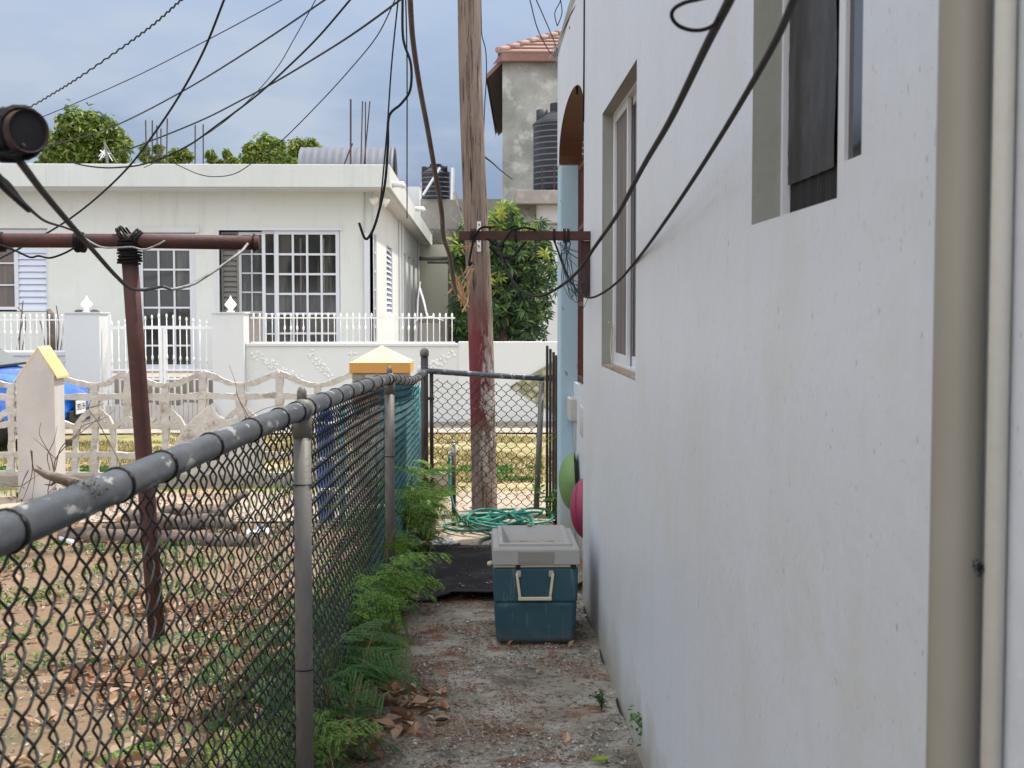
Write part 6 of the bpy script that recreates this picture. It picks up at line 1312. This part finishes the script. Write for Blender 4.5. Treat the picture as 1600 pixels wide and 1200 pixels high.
for e_ in ((735, 420), (830, 430), (800, 360), (760, 500), (820, 490)): t.tube([P(787, 520, 19.4), P((787 + e_[0]) / 2, (500 + e_[1]) / 2, 19.35), P(*e_, 19.3)], [.045, .03, .012], 7)
t.build('trunk', D['bark'], mt_, smooth=True)

# ------------------------------------------------------------------ feathery shrubs along the fence
def frond_mesh(seed, L_=.24, npair=6, plen=.085, nl=12):
    rs = np.random.RandomState(seed); V = []; F = []; n = 0
    cur = rs.uniform(.3, .7); tw_ = rs.uniform(-.3, .3)
    ax_ = lambda t: np.array([L_ * t, tw_ * L_ * t * t, -cur * L_ * t * t * .8])
    for s in np.arange(npair):
        t = .18 + .82 * (s + .5) / npair; p0 = ax_(t); tan = ax_(t + .02) - ax_(t); tan /= np.linalg.norm(tan); side = np.array([-tan[1], tan[0], 0]); side /= np.linalg.norm(side)
        pl_ = plen * (1 - .35 * abs(t - .5) * 2) * rs.uniform(.85, 1.1)
        for sg in (-1, 1):
            d = side * sg * .82 + tan * .55 + np.array([0, 0, -.15 + rs.normal() * .08]); d /= np.linalg.norm(d); q = np.cross(d, [0, 0, 1.]); q /= np.linalg.norm(q); up = np.cross(q, d)
            for j in range(nl):
                u = (j + .8) / nl; c = p0 + d * pl_ * u + np.array([0, 0, -.25 * pl_ * u * u]); ll = .0155 * (1 - .4 * abs(u - .45) * 2)
                for g in (-1, 1):
                    e1 = q * g * .92 + d * .38; e1 /= np.linalg.norm(e1); e2 = np.cross(up, e1) * .0036; b = n
                    V += [c + e2 * .5, c + e1 * ll * .5 + e2, c + e1 * ll, c + e1 * ll * .5 - e2]; F.append((b, b + 1, b + 2, b + 3)); n += 4
    return np.array(V), F, np.array([ax_(t) for t in np.linspace(0, 1, 7)])
FR = [frond_mesh(i, L_=.20 + .02 * (i % 4)) for i in range(6)]
def shrub(px, py, d, h, w, nst, nf, label, seed, m='leaf_fern', lean=(.3, -.1), x=None):
    c = Vector((x if x is not None else P(px, py, d).x, d, 0)); rs = np.random.RandomState(seed)
    o = empty('feathery_shrub', c, label, 'shrub', 'feathery shrubs growing along the wire fence'); stems = MB(); fo = MB()
    for s in range(nst):
        a = rs.uniform(0, 6.28); hh = h * rs.uniform(.45, 1.05); out = w * rs.uniform(.2, 1); top_ = np.array([c.x + math.cos(a) * out + lean[0] * hh, c.y + math.sin(a) * out + lean[1] * hh, hh])
        b = np.array([c.x + math.cos(a) * out * .25, c.y + math.sin(a) * out * .3, -.02]); m_ = (b + top_) / 2 + np.array([-(top_[0] - b[0]) * .2, 0, hh * .12])
        q = smooth_path([b, m_, top_], 6); stems.tube(q, np.linspace(.004, .0015, len(q)), 5)
        for k in range(nf):
            t = rs.uniform(.12, 1) if k else 1.0; p0 = np.array(tuple(q[min(len(q) - 1, int(t * (len(q) - 1)))])); V, F, A = FR[rs.randint(6)]
            az = rs.uniform(0, 6.28); el = rs.uniform(-.2, .75); s_ = rs.uniform(.65, 1.15) * min(1, .6 + h); ro_ = rs.uniform(-.5, .5)
            Mx = Matrix.Rotation(az, 3, 'Z') @ Matrix.Rotation(-el, 3, 'Y') @ Matrix.Rotation(ro_, 3, 'X'); Mn = np.array(Mx) * s_
            fo.add(V @ Mn.T + p0, F); stems.tube(A @ Mn.T + p0, .0011, 4, cap=False)
    fo.build('foliage', D[m], o); stems.build('stem', D['weed'], o)
    nb_ = 70; q_ = np.array([c.x, c.y, 0]) + np.stack([rs.normal(.05, w * .6, nb_), rs.normal(0, w * .9, nb_), rs.uniform(.02, h * .6, nb_)], 1); ex = MB()
    leaves(ex, q_, np.array([.2, -.4, 1.]) + rs.normal(size=(nb_, 3)) * .5, .030 * rs.uniform(.5, 1.3, nb_), .55, rs, .2); ex.build('broad_leaves', D['weed'], o)
    dd_ = MB()
    for k in range(6):
        a = rs.uniform(0, 6.28); x_ = c.x + rs.normal() * w * .5; y_ = c.y + rs.normal() * w; hh = h * rs.uniform(.5, 1.2)
        dd_.tube(smooth_path([(x_, y_, -.01), (x_ + .04 * math.cos(a), y_ + .04, hh * .5), (x_ + .14 * math.cos(a), y_ + .12 * math.sin(a), hh)], 4), .0014, 4)
    qd = np.array([c.x, c.y, 0]) + np.stack([rs.normal(.03, w * .6, 30), rs.normal(0, w, 30), rs.uniform(.01, h * .45, 30)], 1); leaves(dd_, qd, rs.normal(size=(30, 3)), .035, .45, rs, .3)
    o2 = dd_.build('dead_stems', D['deadleaf'], o); o2['kind'] = 'stuff'
shrub(0, 0, 8.9, .46, .17, 18, 6, 'bright feathery shrub nearest the gate, biggest of the row', 41, x=-.47, lean=(.08, -.1))
shrub(0, 0, 8.2, .46, .15, 14, 6, 'feathery shrub spilling over the far edge of the black mat', 42, x=-.49, lean=(.09, -.1))
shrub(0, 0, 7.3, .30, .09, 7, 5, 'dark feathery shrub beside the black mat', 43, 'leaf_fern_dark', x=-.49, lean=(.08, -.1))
shrub(0, 0, 6.55, .40, .12, 9, 5, 'tall feathery sprays crossing the second fence post', 44, x=-.50, lean=(.08, -.1))
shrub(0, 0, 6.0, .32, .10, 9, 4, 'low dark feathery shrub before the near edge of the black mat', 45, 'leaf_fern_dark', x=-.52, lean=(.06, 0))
shrub(0, 0, 5.4, .46, .12, 10, 4, 'feathery shrub with sprays reaching out over the path', 46, x=-.51, lean=(.16, -.1))
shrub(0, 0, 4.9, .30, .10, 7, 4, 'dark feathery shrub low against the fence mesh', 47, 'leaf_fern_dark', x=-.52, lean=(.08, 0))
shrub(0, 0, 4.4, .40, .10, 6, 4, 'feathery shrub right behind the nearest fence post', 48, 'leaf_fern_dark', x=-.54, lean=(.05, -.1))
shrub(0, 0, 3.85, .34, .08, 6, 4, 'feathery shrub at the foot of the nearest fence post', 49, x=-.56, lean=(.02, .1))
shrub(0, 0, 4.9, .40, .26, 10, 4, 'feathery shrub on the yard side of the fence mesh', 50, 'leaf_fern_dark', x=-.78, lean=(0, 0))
shrub(0, 0, 3.9, .30, .20, 7, 4, 'feathery weeds on the yard side left of the nearest fence post', 51, x=-.72, lean=(0, 0))
shrub(0, 0, 6.9, .80, .12, 7, 4, 'tallest thin sprays poking through the mesh by the second post', 52, x=-.52, lean=(.05, 0))
# small plants at the wall foot
def weed(px, py, d, h, n, size, label, m='weed', seed=1):
    c = P(px, py, d); rs = np.random.RandomState(seed); o = empty('weed', (c.x, c.y, 0), label, 'weed', 'small weeds at the foot of the walls'); s = MB(); f = MB()
    for k in range(n):
        a = rs.uniform(0, 6.28); q = smooth_path([(c.x, c.y, -.01), (c.x + .3 * h * math.cos(a) * .4, c.y + .3 * h * math.sin(a), h * .5), (c.x + .4 * h * math.cos(a) - .02, c.y + .4 * h * math.sin(a), h * rs.uniform(.7, 1.1))], 5); s.tube(q, .0014, 4)
        pts = np.array([tuple(p_) for p_ in q[3:]]); pts = np.repeat(pts, 3, 0) + rs.normal(size=(len(pts) * 3, 3)) * size * .5
        leaves(f, pts, np.array([-.3, -.4, 1.]) + rs.normal(size=pts.shape) * .4, size, .5, rs, .2)
    f.build('foliage', D[m], o); s.build('stem', D[m], o)
weed(1022, 1197, 4.38, .15, 5, .026, 'bright green weed growing at the foot of the near white wall', seed=1)
weed(940, 1110, 4.95, .07, 7, .012, 'thin wispy weed where the path meets the white wall', 'leaf_fern_dark', 2)
weed(862, 806, 9.4, .30, 4, .05, 'broad leaved weed between the gate and the blue column', 'weed', 3)
gb = MB()
for (a, b, c) in (((848, 700, 9.2), (856, 684, 9.2), (870, 672, 9.15)), ((845, 712, 9.2), (856, 692, 9.2), (872, 680, 9.15))):
    gb.tube(smooth_path([P(a[0] - 1, a[1] + 60, a[2]), P(*a), P(*b), P(*c)], 6), np.concatenate([np.linspace(.002, .006, 12), np.linspace(.006, .001, 7)]), 6, flat=.3)
tag(gb.build('grass_blade', D['leaf_young'], base=P(850, 760, 9.2)), 'pair of yellow green grass blades arching before the dark folded gate', 'grass blades')
# named loose leaves on the path
for (px, py, s_, m_, lab, sd) in ((938, 1191, .075, 'leaf_young', 'long yellow green fallen leaf on the path by the near wall', 3), (690, 1128, .055, 'black', 'small dark curled leaf lying in the middle of the path', 4), (548, 1170, .10, 'deadleaf', 'large curled tan leaf beside the foot of the nearest fence post', 5)):
    r = Fv + Rv * ((px - 800) / FPX) + Uv * ((600 - py) / FPX); c = CAM + r * (-1.49 / r.z); rs_ = np.random.RandomState(sd); mb = MB(); nn = 8; v = []
    for i in range(nn + 1):
        t = i / nn; w_ = max(0, math.sin(math.pi * t)) ** .7 * s_ * .26
        for s in (-1, -.5, 0, .5, 1): v.append((c.x + (t - .5) * s_ * .95 + .1 * s * w_, c.y + s * w_ + (t - .5) * s_ * .2, .012 + abs(s) * w_ * .7 + .12 * s_ * (2 * t - 1) ** 2))
    mb.add(v, [(i * 5 + j, i * 5 + j + 1, (i + 1) * 5 + j + 1, (i + 1) * 5 + j) for i in range(nn) for j in range(4)])
    tag(mb.build('fallen_leaf', D[m_], base=c, smooth=True), lab, 'leaf')
